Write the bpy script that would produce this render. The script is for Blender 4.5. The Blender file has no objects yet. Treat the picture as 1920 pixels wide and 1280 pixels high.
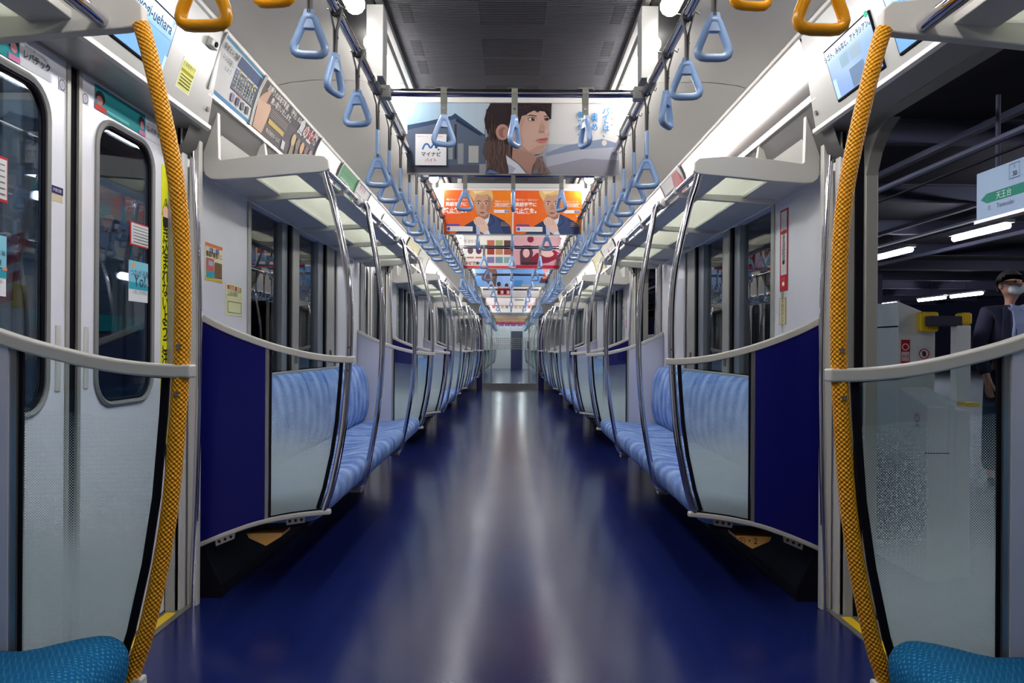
import bpy, bmesh, math, random
from mathutils import Vector, Matrix
random.seed(7)
R = math.radians
SC = bpy.context.scene
COL = SC.collection

# ------------------------------------------------------------ camera, world, exposure
F = 1430.0
cd = bpy.data.cameras.new('camera'); cam = bpy.data.objects.new('camera', cd); COL.objects.link(cam)
CH = 1.04
cam.location = (0, 0, CH)
cam.rotation_euler = (Matrix.Rotation(R(90), 4, 'X') @ Matrix.Rotation(R(0.36), 4, 'Z')).to_euler()
cd.sensor_width = 36; cd.lens = 36 * F / 1920
cd.shift_x = 3 / 1920; cd.shift_y = 13 / 1920
cd.clip_start = 0.02; cd.clip_end = 300
SC.camera = cam
w = bpy.data.worlds.new('night'); SC.world = w; w.use_nodes = True
w.node_tree.nodes['Background'].inputs[0].default_value = (0.010, 0.012, 0.028, 1)
w.node_tree.nodes['Background'].inputs[1].default_value = 0.15
SC.view_settings.view_transform = 'Standard'
SC.view_settings.look = 'None'
SC.view_settings.gamma = 1.0
SC.view_settings.use_curve_mapping = False
SC.view_settings.exposure = 0.62
TUBE_POWER = 16.0
PLATFORM_POWER = 46.0
FILL_POWER = 260.0

# ------------------------------------------------------------ materials
def lin(c):
    return tuple(((v / 255) / 12.92 if v / 255 <= 0.04045 else ((v / 255 + 0.055) / 1.055) ** 2.4) for v in c) + (1,)
def bsdf(m): return m.node_tree.nodes['Principled BSDF']
def mat(name, rgb, rough=0.5, metal=0.0, spec=0.5, emit=0.0, coat=0.0):
    m = bpy.data.materials.new(name); m.use_nodes = True; b = bsdf(m)
    b.inputs['Base Color'].default_value = lin(rgb); b.inputs['Roughness'].default_value = rough
    b.inputs['Metallic'].default_value = metal; b.inputs['Specular IOR Level'].default_value = spec
    if coat: b.inputs['Coat Weight'].default_value = coat; b.inputs['Coat Roughness'].default_value = 0.08
    if emit: b.inputs['Emission Color'].default_value = lin(rgb); b.inputs['Emission Strength'].default_value = emit
    return m
def nd(m, t, **kw):
    n = m.node_tree.nodes.new(t)
    for k, v in kw.items(): setattr(n, k, v)
    return n
def lk(m, a, b): m.node_tree.links.new(a, b)
def math_n(m, op, a, b=None, c=None):
    n = nd(m, 'ShaderNodeMath', operation=op)
    for i, v in enumerate((a, b, c)):
        if v is None: continue
        if hasattr(v, 'links'): lk(m, v, n.inputs[i])
        else: n.inputs[i].default_value = v
    return n.outputs[0]
def noise_tint(m, rgb, rgb2, scale, detail=3, lo=0.35, hi=0.65, stretch=None):
    tc = nd(m, 'ShaderNodeTexCoord'); mp = nd(m, 'ShaderNodeMapping'); n = nd(m, 'ShaderNodeTexNoise'); r = nd(m, 'ShaderNodeValToRGB')
    if stretch: mp.inputs['Scale'].default_value = stretch
    n.inputs['Scale'].default_value = scale; n.inputs['Detail'].default_value = detail
    r.color_ramp.elements[0].position = lo; r.color_ramp.elements[1].position = hi
    r.color_ramp.elements[0].color = lin(rgb); r.color_ramp.elements[1].color = lin(rgb2)
    lk(m, tc.outputs['Object'], mp.inputs[0]); lk(m, mp.outputs[0], n.inputs['Vector']); lk(m, n.outputs[0], r.inputs[0])
    lk(m, r.outputs[0], bsdf(m).inputs['Base Color'])
    return n

M = {}
M['white'] = mat('white_laminate', (166, 166, 161), 0.28); noise_tint(M['white'], (163, 163, 158), (169, 169, 164), 3)
M['adp'] = mat('curved_side_panel', (90, 90, 88), 0.22)
M['ceil'] = mat('ceiling_white', (176, 173, 167), 0.42)
M['tray'] = mat('lamp_tray', (52, 52, 50), 0.7, spec=0.2); M['seam'] = mat('ceiling_seam', (110, 106, 100), 0.7)
M['wallp'] = mat('glossy_wall_panel', (212, 213, 218), 0.26); noise_tint(M['wallp'], (209, 210, 216), (215, 216, 220), 2)
M['alu'] = mat('brushed_aluminium', (176, 174, 170), 0.34, 0.85)
M['alup'] = mat('painted_aluminium', (200, 198, 192), 0.42, 0.1)
M['rail'] = mat('cast_rail_metal', (200, 197, 190), 0.38, 0.25)
M['chrome'] = mat('polished_steel', (205, 203, 208), 0.07, 1.0)
M['steel'] = mat('satin_steel', (150, 148, 146), 0.22, 0.9)
M['black'] = mat('black_rubber', (12, 11, 20), 0.75, spec=0.15)
M['dark'] = mat('dark_cavity', (10, 10, 14), 0.8)
M['heater'] = mat('heater_cover', (12, 13, 24), 0.6, spec=0.15)
M['navy'] = mat('navy_panel', (14, 16, 100), 0.42, spec=0.25); noise_tint(M['navy'], (13, 15, 98), (17, 19, 106), 1.5)
M['navy2'] = mat('navy_end_panel', (28, 32, 92), 0.35)
M['backp'] = mat('grey_partition_back', (186, 188, 204), 0.30)
M['ygrip'] = mat('yellow_grip', (240, 160, 12), 0.34, spec=0.3)
M['ystrap'] = mat('yellow_strap', (244, 164, 14), 0.22)
M['bstrap'] = mat('blue_strap', (134, 164, 206), 0.24)
M['belt'] = mat('grey_belt', (84, 82, 80), 0.6)
M['beltl'] = mat('grey_belt_light', (120, 120, 112), 0.55)
M['yellow'] = mat('yellow_mark', (238, 200, 30), 0.45)
M['door'] = mat('door_leaf_white', (222, 223, 230), 0.24); noise_tint(M['door'], (219, 220, 228), (225, 226, 232), 2)
M['gasket'] = mat('window_gasket', (128, 128, 126), 0.45)
M['frame'] = mat('window_frame', (160, 159, 150), 0.4, 0.3)
M['frame2'] = mat('window_frame_dark', (128, 134, 140), 0.35, 0.3)
M['red'] = mat('sign_red', (200, 38, 44), 0.5)
M['tan'] = mat('amber_cover', (214, 160, 84), 0.5)
M['tread'] = mat('threshold_plate', (132, 130, 120), 0.5, 0.4)
M['ledw'] = mat('fluorescent_tube', (255, 252, 250), 0.5, emit=TUBE_POWER)
M['lampw'] = mat('platform_lamp', (236, 236, 255), 0.5, emit=PLATFORM_POWER)
M['fill'] = mat('fill_lamp', (236, 240, 255), 0.5, emit=FILL_POWER)
M['platf'] = mat('platform_floor', (84, 84, 88), 0.6); noise_tint(M['platf'], (74, 74, 78), (96, 96, 98), 8)
M['roofd'] = mat('platform_roof', (17, 18, 28), 0.9)
M['beamd'] = mat('platform_beam', (54, 56, 74), 0.7)
M['gate'] = mat('platform_gate_grey', (228, 234, 232), 0.4)
M['shelfglass'] = mat('frosted_shelf', (214, 216, 206), 0.5)
def shelf(m):
    nt = m.node_tree; out = [n for n in nt.nodes if n.type == 'OUTPUT_MATERIAL'][0]
    t = nd(m, 'ShaderNodeBsdfTransparent'); t.inputs[0].default_value = lin((226, 232, 228)); tr = nd(m, 'ShaderNodeBsdfTranslucent'); tr.inputs[0].default_value = lin((236, 238, 226))
    mx = nd(m, 'ShaderNodeMixShader'); mx.inputs[0].default_value = 0.45; lk(m, t.outputs[0], mx.inputs[1]); lk(m, tr.outputs[0], mx.inputs[2]); lk(m, mx.outputs[0], out.inputs[0])
shelf(M['shelfglass'])

# textured yellow grip: hexagonal dimple relief from UV
def grip(m):
    uv = nd(m, 'ShaderNodeUVMap'); sp = nd(m, 'ShaderNodeSeparateXYZ'); lk(m, uv.outputs[0], sp.inputs[0])
    a = math_n(m, 'SINE', math_n(m, 'MULTIPLY', sp.outputs[0], 2 * math.pi * 10))
    b = math_n(m, 'SINE', math_n(m, 'MULTIPLY', sp.outputs[1], 2 * math.pi / 0.0095))
    p = math_n(m, 'MULTIPLY', a, b)
    bp = nd(m, 'ShaderNodeBump'); bp.inputs['Strength'].default_value = 0.75; bp.inputs['Distance'].default_value = 0.003
    lk(m, p, bp.inputs['Height']); lk(m, bp.outputs[0], bsdf(m).inputs['Normal'])
    rmp = nd(m, 'ShaderNodeValToRGB'); rmp.color_ramp.elements[0].color = lin((222, 142, 6)); rmp.color_ramp.elements[1].color = lin((250, 174, 20))
    lk(m, math_n(m, 'MULTIPLY_ADD', p, 0.5, 0.5), rmp.inputs[0]); lk(m, rmp.outputs[0], bsdf(m).inputs['Base Color'])
grip(M['ygrip'])

# floor linoleum
def floor_mat():
    m = mat('blue_linoleum', (34, 42, 92), 0.30, spec=0.55)
    n = noise_tint(m, (20, 30, 86), (28, 40, 102), 260, 2, 0.42, 0.62)
    tc = nd(m, 'ShaderNodeTexCoord'); n2 = nd(m, 'ShaderNodeTexNoise'); n2.inputs['Scale'].default_value = 2.2; n2.inputs['Detail'].default_value = 5
    lk(m, tc.outputs['Object'], n2.inputs['Vector'])
    lk(m, math_n(m, 'MULTIPLY_ADD', n2.outputs[0], 0.08, 0.13), bsdf(m).inputs['Roughness'])
    bp = nd(m, 'ShaderNodeBump'); bp.inputs['Strength'].default_value = 0.12; bp.inputs['Distance'].default_value = 0.0006
    n3 = nd(m, 'ShaderNodeTexNoise'); n3.inputs['Scale'].default_value = 420; lk(m, tc.outputs['Object'], n3.inputs['Vector'])
    lk(m, n3.outputs[0], bp.inputs['Height']); lk(m, bp.outputs[0], bsdf(m).inputs['Normal'])
    return m
M['floor'] = floor_mat()

def fabric(name, c0, c1, c2, px, py, broad):
    m = mat(name, c0, 0.85, spec=0.2)
    uv = nd(m, 'ShaderNodeUVMap'); sp = nd(m, 'ShaderNodeSeparateXYZ'); lk(m, uv.outputs[0], sp.inputs[0])
    a = math_n(m, 'SINE', math_n(m, 'MULTIPLY', sp.outputs[0], 2 * math.pi / px))
    b = math_n(m, 'SINE', math_n(m, 'MULTIPLY', sp.outputs[1], 2 * math.pi / py))
    if broad:   # dashed fine weave with soft wide stripes running up the bench
        t = math_n(m, 'MULTIPLY_ADD', a, 0.10, math_n(m, 'MULTIPLY_ADD', b, 0.22, 0.52))
        c = math_n(m, 'SINE', math_n(m, 'MULTIPLY', sp.outputs[0], 2 * math.pi / broad))
        n4 = nd(m, 'ShaderNodeTexNoise'); n4.inputs['Scale'].default_value = 7; n4.inputs['Detail'].default_value = 1; lk(m, uv.outputs[0], n4.inputs['Vector'])
        t = math_n(m, 'MULTIPLY_ADD', c, 0.13, t); t = math_n(m, 'MULTIPLY_ADD', math_n(m, 'SUBTRACT', n4.outputs[0], 0.5), 0.9, t)
    else:       # chain of small links
        t = math_n(m, 'ABSOLUTE', math_n(m, 'ADD', a, b))
        t = math_n(m, 'SUBTRACT', 1.0, math_n(m, 'MULTIPLY', t, 1.3)); t = math_n(m, 'MULTIPLY', t, math_n(m, 'MULTIPLY_ADD', math_n(m, 'SINE', math_n(m, 'MULTIPLY', sp.outputs[0], 2 * math.pi / (px * 0.6))), 0.6, 0.55))
    nz = nd(m, 'ShaderNodeTexNoise'); nz.inputs['Scale'].default_value = 60; lk(m, uv.outputs[0], nz.inputs['Vector'])
    t = math_n(m, 'MULTIPLY_ADD', math_n(m, 'SUBTRACT', nz.outputs[0], 0.5), 0.5 if broad else 1.2, t)
    r = nd(m, 'ShaderNodeValToRGB'); r.color_ramp.elements[0].color = lin(c0); r.color_ramp.elements[1].color = lin(c2)
    e = r.color_ramp.elements.new(0.5); e.color = lin(c1)
    lk(m, t, r.inputs[0]); lk(m, r.outputs[0], bsdf(m).inputs['Base Color'])
    return m
M['fabric'] = fabric('blue_moquette', (58, 86, 160), (104, 136, 194), (166, 190, 224), 0.009, 0.0085, 0.16)
M['teal'] = fabric('teal_moquette', (10, 92, 142), (14, 110, 160), (84, 158, 176), 0.017, 0.012, 0)

def glass(name, tint=(235, 242, 245), refl=1.0):
    m = bpy.data.materials.new(name); m.use_nodes = True; nt = m.node_tree; nt.nodes.clear()
    out = nd(m, 'ShaderNodeOutputMaterial'); mix = nd(m, 'ShaderNodeMixShader'); t = nd(m, 'ShaderNodeBsdfTransparent'); g = nd(m, 'ShaderNodeBsdfGlossy')
    lw = nd(m, 'ShaderNodeFresnel'); lw.inputs[0].default_value = 1.55
    t.inputs[0].default_value = lin(tint); g.inputs['Roughness'].default_value = 0.01
    lk(m, math_n(m, 'MULTIPLY', lw.outputs[0], refl), mix.inputs[0]); lk(m, t.outputs[0], mix.inputs[1]); lk(m, g.outputs[0], mix.inputs[2]); lk(m, mix.outputs[0], out.inputs[0])
    return m
M['glass'] = glass('window_glass', (212, 220, 228), 1.2)
M['dglass'] = glass('door_glass', (200, 212, 222), 0.9)
M['clear'] = glass('clear_glass', (226, 236, 236), 1.3)

def dotted():
    m = glass('dotted_glass', (222, 234, 236), 1.0); nt = m.node_tree
    out = [n for n in nt.nodes if n.type == 'OUTPUT_MATERIAL'][0]; g = [n for n in nt.nodes if n.type == 'MIX_SHADER'][0]
    geo = nd(m, 'ShaderNodeNewGeometry'); sp = nd(m, 'ShaderNodeSeparateXYZ'); lk(m, geo.outputs['Position'], sp.inputs[0])
    c = 1 / 0.0056
    u = math_n(m, 'MULTIPLY', math_n(m, 'ADD', sp.outputs[0], sp.outputs[2]), c); v = math_n(m, 'MULTIPLY', math_n(m, 'SUBTRACT', sp.outputs[0], sp.outputs[2]), c)
    du = math_n(m, 'SUBTRACT', math_n(m, 'FRACT', u), 0.5); dv = math_n(m, 'SUBTRACT', math_n(m, 'FRACT', v), 0.5)
    d = math_n(m, 'SQRT', math_n(m, 'ADD', math_n(m, 'MULTIPLY', du, du), math_n(m, 'MULTIPLY', dv, dv)))
    rp = nd(m, 'ShaderNodeValToRGB'); cr = rp.color_ramp
    h = math_n(m, 'SUBTRACT', sp.outputs[2], math_n(m, 'MULTIPLY_ADD', math_n(m, 'ABSOLUTE', sp.outputs[0]), 0.10, -0.08))
    lk(m, h, rp.inputs[0])
    for pos, val in ((0.34, 0.48), (0.44, 0.55), (0.54, 0.60), (0.62, 0.52), (0.70, 0.38), (0.80, 0.29), (0.895, 0.19), (0.90, 0.0)):
        e = cr.elements.new(pos); e.color = (val, val, val, 1)
    cr.elements.remove(cr.elements[0]); cr.elements.remove(cr.elements[-1])
    mask = math_n(m, 'LESS_THAN', d, rp.outputs[0])
    df = nd(m, 'ShaderNodeBsdfDiffuse'); tr = nd(m, 'ShaderNodeBsdfTranslucent'); col = lin((196, 212, 210)); df.inputs[0].default_value = col; tr.inputs[0].default_value = col
    ms = nd(m, 'ShaderNodeMixShader'); ms.inputs[0].default_value = 0.4; lk(m, df.outputs[0], ms.inputs[1]); lk(m, tr.outputs[0], ms.inputs[2])
    mm = nd(m, 'ShaderNodeMixShader'); lk(m, mask, mm.inputs[0]); lk(m, g.outputs[0], mm.inputs[1]); lk(m, ms.outputs[0], mm.inputs[2]); lk(m, mm.outputs[0], out.inputs[0])
    return m
M['dots'] = dotted()
_cc = {}
def colm(rgb, rough=0.6, emit=0.0):
    k = (tuple(int(v) for v in rgb), rough, emit)
    if k not in _cc: _cc[k] = mat('print_%02x%02x%02x' % k[0], rgb, rough, spec=0.15, emit=emit)
    return _cc[k]

# ------------------------------------------------------------ mesh helpers
class MB:
    def __init__(s): s.v = []; s.f = []; s.mi = []; s.uv = {}; s.mats = []
    def slot(s, m):
        if m is None: return 0
        if m not in s.mats: s.mats.append(m)
        return s.mats.index(m)
    def add(s, vs, fs, m=None, uvs=None):
        b = len(s.v); s.v += [tuple(p) for p in vs]; k = s.slot(m)
        for i, f in enumerate(fs):
            if uvs: s.uv[len(s.f)] = uvs[i]
            s.f.append(tuple(b + j for j in f)); s.mi.append(k)
        return s
    def box(s, x0, x1, y0, y1, z0, z1, m=None):
        vs = [(x, y, z) for z in (z0, z1) for y in (y0, y1) for x in (x0, x1)]
        return s.add(vs, [(0, 2, 3, 1), (4, 5, 7, 6), (0, 1, 5, 4), (2, 6, 7, 3), (0, 4, 6, 2), (1, 3, 7, 5)], m)
    def prism(s, poly, y0, y1, m=None):   # poly in (x,z), extruded along y
        n = len(poly); vs = [(x, y0, z) for x, z in poly] + [(x, y1, z) for x, z in poly]
        return s.add(vs, [tuple(range(n)), tuple(range(2 * n - 1, n - 1, -1))] + [(i, i + n, (i + 1) % n + n, (i + 1) % n) for i in range(n)], m)
    def extr(s, poly3, d, m=None):        # planar 3d polygon pushed by vector d
        n = len(poly3); d = Vector(d); vs = [Vector(p) for p in poly3]; vs += [p + d for p in vs]
        return s.add(vs, [tuple(range(n)), tuple(range(2 * n - 1, n - 1, -1))] + [(i, i + n, (i + 1) % n + n, (i + 1) % n) for i in range(n)], m)
    def sheet(s, prof, y0, y1, m=None):   # open profile in (x,z) swept along y
        n = len(prof); vs = [(x, y0, z) for x, z in prof] + [(x, y1, z) for x, z in prof]
        return s.add(vs, [(i, i + 1, i + n + 1, i + n) for i in range(n - 1)], m)
    def tube(s, pts, r, n=10, closed=False, up=(0, 1, 0), a=1.0, b=1.0, m=None, rs=None, cap=True):
        pts = [Vector(p) for p in pts]; N = len(pts); vs = []; up = Vector(up); L = [0]
        for i in range(N):
            p0 = pts[(i - 1) % N] if closed or i > 0 else pts[i]; p1 = pts[(i + 1) % N] if closed or i < N - 1 else pts[i]
            t = (p1 - p0).normalized(); sd = t.cross(up)
            if sd.length < 1e-4: sd = t.cross(Vector((1, 0, 0)))
            sd.normalize(); u2 = sd.cross(t).normalized(); rr = rs[i] if rs else r
            for k in range(n):
                an = 2 * math.pi * (k + 0.5) / n
                vs.append(pts[i] + sd * math.cos(an) * rr * a + u2 * math.sin(an) * rr * b)
            if i: L.append(L[-1] + (pts[i] - pts[i - 1]).length)
        fs = []; uv = []
        for i in range(N if closed else N - 1):
            j = (i + 1) % N
            for k in range(n):
                k2 = (k + 1) % n
                fs.append((i * n + k, i * n + k2, j * n + k2, j * n + k))
                l1 = L[j] if j > i else L[i] + 0.01
                uv.append([(k / n, L[i]), ((k + 1) / n, L[i]), ((k + 1) / n, l1), (k / n, l1)])
        if not closed and cap:
            fs.append(tuple(range(n - 1, -1, -1))); uv.append([(0, 0)] * n)
            fs.append(tuple((N - 1) * n + k for k in range(n))); uv.append([(0, 0)] * n)
        return s.add(vs, fs, m, uv)
    def ribbon(s, pts, wx, th, axis, m=None):  # rectangular section sweep; axis = width direction
        pts = [Vector(p) for p in pts]; ax = Vector(axis).normalized(); vs = []
        for i, p in enumerate(pts):
            t = (pts[min(i + 1, len(pts) - 1)] - pts[max(i - 1, 0)]).normalized(); nn = t.cross(ax).normalized()
            for a, b in ((-1, -1), (1, -1), (1, 1), (-1, 1)): vs.append(p + ax * a * wx / 2 + nn * b * th / 2)
        fs = [(3, 2, 1, 0), tuple((len(pts) - 1) * 4 + k for k in range(4))]
        for i in range(len(pts) - 1):
            for k in range(4): fs.append((i * 4 + k, i * 4 + (k + 1) % 4, i * 4 + 4 + (k + 1) % 4, i * 4 + 4 + k))
        return s.add(vs, fs, m)
    def disc(s, c, r, axis, th, n=16, m=None):
        c = Vector(c); ax = Vector(axis).normalized()
        return s.tube([c, c + ax * th], r, n, up=(0.3, 0.5, 0.8), m=m)
    def build(s, name, m=None, parent=None, smooth=False, bevel=0, seg=2, recalc=True):
        me = bpy.data.meshes.new(name); me.from_pydata(s.v, [], s.f)
        if s.uv:
            ul = me.uv_layers.new(name='UVMap')
            for fi, us in s.uv.items():
                p = me.polygons[fi]
                for li, u in zip(p.loop_indices, us): ul.data[li].uv = u
        for mm in (s.mats or [m]): me.materials.append(mm)
        if s.mats: me.polygons.foreach_set('material_index', s.mi)
        if recalc:
            bm = bmesh.new(); bm.from_mesh(me); bmesh.ops.recalc_face_normals(bm, faces=bm.faces); bm.to_mesh(me); bm.free()
        if smooth:
            me.polygons.foreach_set('use_smooth', [True] * len(me.polygons)); me.set_sharp_from_angle(angle=R(40))
        o = bpy.data.objects.new(name, me); COL.objects.link(o)
        if parent: o.parent = parent
        if bevel:
            b = o.modifiers.new('bevel', 'BEVEL'); b.width = bevel; b.segments = seg; b.limit_method = 'ANGLE'; b.angle_limit = R(35)
        return o
def tag(o, label=None, cat=None, group=None, kind=None):
    if label: o['label'] = label
    if cat: o['category'] = cat
    if group: o['group'] = group
    if kind: o['kind'] = kind
    return o
def thing(name, loc, label, cat, group=None):
    o = bpy.data.objects.new(name, None); COL.objects.link(o); o.location = loc; o.empty_display_size = 0.05
    return tag(o, label, cat, group)
def struct(mb, name, m=None, parent=None, **k):
    o = mb.build(name, m, parent, **k)
    if parent is None: o['kind'] = 'structure'
    return o
def dup(o, loc=None, label=None, parent=None):
    c = o.copy(); COL.objects.link(c)
    if parent: c.parent = parent
    if loc is not None: c.location = loc
    if label: c['label'] = label
    for ch in list(CH_OF.get(o.name, ()) or [x for x in o.children]): dup(ch, parent=c)
    return c
CH_OF = {}
ORD = 'first second third fourth fifth sixth seventh eighth ninth tenth eleventh twelfth thirteenth fourteenth fifteenth sixteenth seventeenth eighteenth nineteenth'.split()
TENS = ['', '', 'twent', 'thirt', 'fort', 'fift', 'sixt', 'sevent']
def ordw(i):   # 0 -> first
    if i < 19: return ORD[i]
    t, u = divmod(i + 1, 10)
    return TENS[t] + ('ieth' if u == 0 else 'y-' + ORD[u - 1])
SIDE = {-1: 'closed-door side', 1: 'platform side'}
Y0, Y1 = -0.30, 19.45
DOORS = [2.34 + 4.94 * k for k in range(4)]
TILT = 0.098 / 0.321      # slope of the header box face
FACE = lambda s, z: s * (1.104 + (2.238 - z) * TILT)
def P(px, py, z, layer=0):      # a measured point on a surface facing the aisle's length at distance z
    return Vector(((px - 957) * z / F, z - layer * 0.0006, CH + (653 - py) * z / F))
def WY(px, xw): return xw * F / abs(957 - px)     # where a side surface at half-width xw is met

# ------------------------------------------------------------ printed art on any surface
class Art:
    def __init__(s, surf): s.mb = MB(); s.S = surf; s.L = 1
    def _m(s, c): return colm(tuple(v * s.dim for v in c), s.rough, s.emit)
    rough = 0.55; emit = 0.0; dim = 1.0
    def poly(s, pts, c, lift=True):
        if lift: s.L += 1
        s.mb.add([s.S(u, v, s.L) for u, v in pts], [tuple(range(len(pts)))], s._m(c))
    def rect(s, u0, v0, u1, v1, c, n=1):
        s.L += 1; vs = []; fs = []
        for i in range(n + 1):
            t = v0 + (v1 - v0) * i / n; vs += [s.S(u0, t, s.L), s.S(u1, t, s.L)]
        for i in range(n): fs.append((2 * i, 2 * i + 1, 2 * i + 3, 2 * i + 2))
        s.mb.add(vs, fs, s._m(c))
    def ell(s, u, v, ru, rv, c, n=16): s.poly([(u + ru * math.cos(2 * math.pi * k / n), v + rv * math.sin(2 * math.pi * k / n)) for k in range(n)], c)
    def ring(s, u, v, ru, rv, w, c, n=20):
        s.L += 1; vs = []
        for k in range(n):
            a = 2 * math.pi * k / n; vs += [s.S(u + ru * math.cos(a), v + rv * math.sin(a), s.L), s.S(u + (ru - w) * math.cos(a), v + (rv - w) * math.sin(a), s.L)]
        s.mb.add(vs, [(2 * k, 2 * ((k + 1) % n), 2 * ((k + 1) % n) + 1, 2 * k + 1) for k in range(n)], s._m(c))
    def line(s, pts, w, c):
        s.L += 1
        for (a, b), (p, q) in zip(pts, pts[1:]):
            l = math.hypot(p - a, q - b) or 1; nx, ny = -(q - b) / l * w / 2, (p - a) / l * w / 2
            s.mb.add([s.S(a + nx, b + ny, s.L), s.S(p + nx, q + ny, s.L), s.S(p - nx, q - ny, s.L), s.S(a - nx, b - ny, s.L)], [(0, 1, 2, 3)], s._m(c))
    def text(s, body, u, v, size, c, vdir=1, align='CENTER', vertical=False, bold=0.0, sx=1.0, shear=0):
        # centre of the block at u,v ; vdir=-1 when v grows downwards
        s.L += 1
        cu = bpy.data.curves.new('t', 'FONT'); cu.body = '\n'.join(body) if vertical else body; cu.resolution_u = 2
        cu.align_x = 'CENTER' if vertical else align; cu.offset = bold; cu.space_line = 0.82 if vertical else 1.0
        o = bpy.data.objects.new('t', cu); COL.objects.link(o); me = bpy.data.meshes.new_from_object(o)
        if me.vertices:
            ys = [p.co.y for p in me.vertices]; cy = (max(ys) + min(ys)) / 2
            s.mb.add([s.S(u + (p.co.x * sx + (p.co.y - cy) * shear) * size, v + vdir * (p.co.y - cy) * size, s.L) for p in me.vertices], [tuple(p.vertices) for p in me.polygons], s._m(c))
        bpy.data.objects.remove(o); bpy.data.curves.remove(cu); bpy.data.meshes.remove(me)
    def build(s, name, parent): return s.mb.build(name, None, parent, recalc=False)
def flat(O, U, V, step=0.00012):    # metres on a flat plane; the print stacks along U x V
    O, U, V = Vector(O), Vector(U).normalized(), Vector(V).normalized(); N = U.cross(V).normalized()
    return lambda u, v, L=0: O + U * u + V * v + N * (step * L)

# ============================================================ ROOM SHELL
fl = MB().box(-1.30, 1.30, Y0, Y1, -0.05, 0); struct(fl, 'floor', M['floor'])

# centre ceiling: louvred grille with dark blower openings above a plain plate
cm = MB(); M['grille'] = mat('grille_grey', (78, 77, 82), 0.55, 0.25); M['void'] = mat('blower_void', (16, 10, 14), 0.8)
cm.box(-0.47, 0.47, Y0, Y1, 2.297, 2.33, M['grille'])
for y in [0.2 + 0.0 * k for k in range(0)]: pass
struct(cm, 'ceiling_grille_plate', None)['kind'] = 'structure'
vm = MB(); yy = 0.35; k = 0
while yy < Y1 - 0.4:
    vm.box(-0.125, 0.125, yy, yy + 0.19, 2.2962, 2.300, M['void'])
    for s in (-1, 1):
        vm.box(min(s * 0.375, s * 0.42), max(s * 0.375, s * 0.42), yy + 0.02, yy + 0.18, 2.2962, 2.300, M['void'])
    yy += 0.22 if k % 2 == 0 else 0.33; k += 1
tag(vm.build('blower_opening'), kind='structure')
fm = MB(); yy = 1.6
while yy < 9.5:
    fm.box(-0.468, 0.468, yy, yy + 0.0034, 2.2948, 2.2961); yy += 0.0145
tag(fm.build('louvre_fins', M['grille']), kind='stuff')
# side ceilings, light trays
for s in (-1, 1):
    n = {-1: 'left', 1: 'right'}[s]
    tm = MB(); tm.prism([(s * 0.470, 2.272), (s * 0.488, 2.268), (s * 0.492, 2.31), (s * 0.470, 2.31)], Y0, Y1)
    struct(tm, 'trim_1' if s < 0 else 'trim_2', M['alu'])
    prof = [(0.488, 2.275), (0.50, 2.262), (0.60, 2.262), (0.625, 2.268), (0.75, 2.276), (0.92, 2.276), (1.03, 2.264), (1.085, 2.250)]
    segs = [Y0, 1.03, 3.53, 6.0, 8.47, 10.94, 13.4, 15.9, 18.4, Y1]
    c = MB()
    for a, b in zip(segs, segs[1:]):
        c.sheet([(s * x, z) for x, z in prof[3:]], a + 0.003, b - 0.003, M['ceil'])
        c.sheet([(s * x, z) for x, z in prof[:4]], a + 0.002, b - 0.002, M['tray'])
        c.sheet([(s * x, z + 0.002) for x, z in prof], b - 0.006, b + 0.006, M['seam'])
    c.sheet([(s * x, z + 0.07) for x, z in prof], Y0, Y1, M['ceil'])
    struct(c, 'ceiling' if s < 0 else 'ceiling.001', None, smooth=True)
    t2 = MB(); t2.prism([(s * 1.083, 2.256), (s * 1.094, 2.241), (s * 1.108, 2.236), (s * 1.112, 2.27)], Y0, Y1)
    t2.prism([(s * 1.112, 2.226), (s * 1.118, 2.216), (s * 1.135, 2.22), (s * 1.135, 2.24)], Y0, Y1)
    struct(t2, 'trim_3' if s < 0 else 'trim_4', M['rail'])

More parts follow.
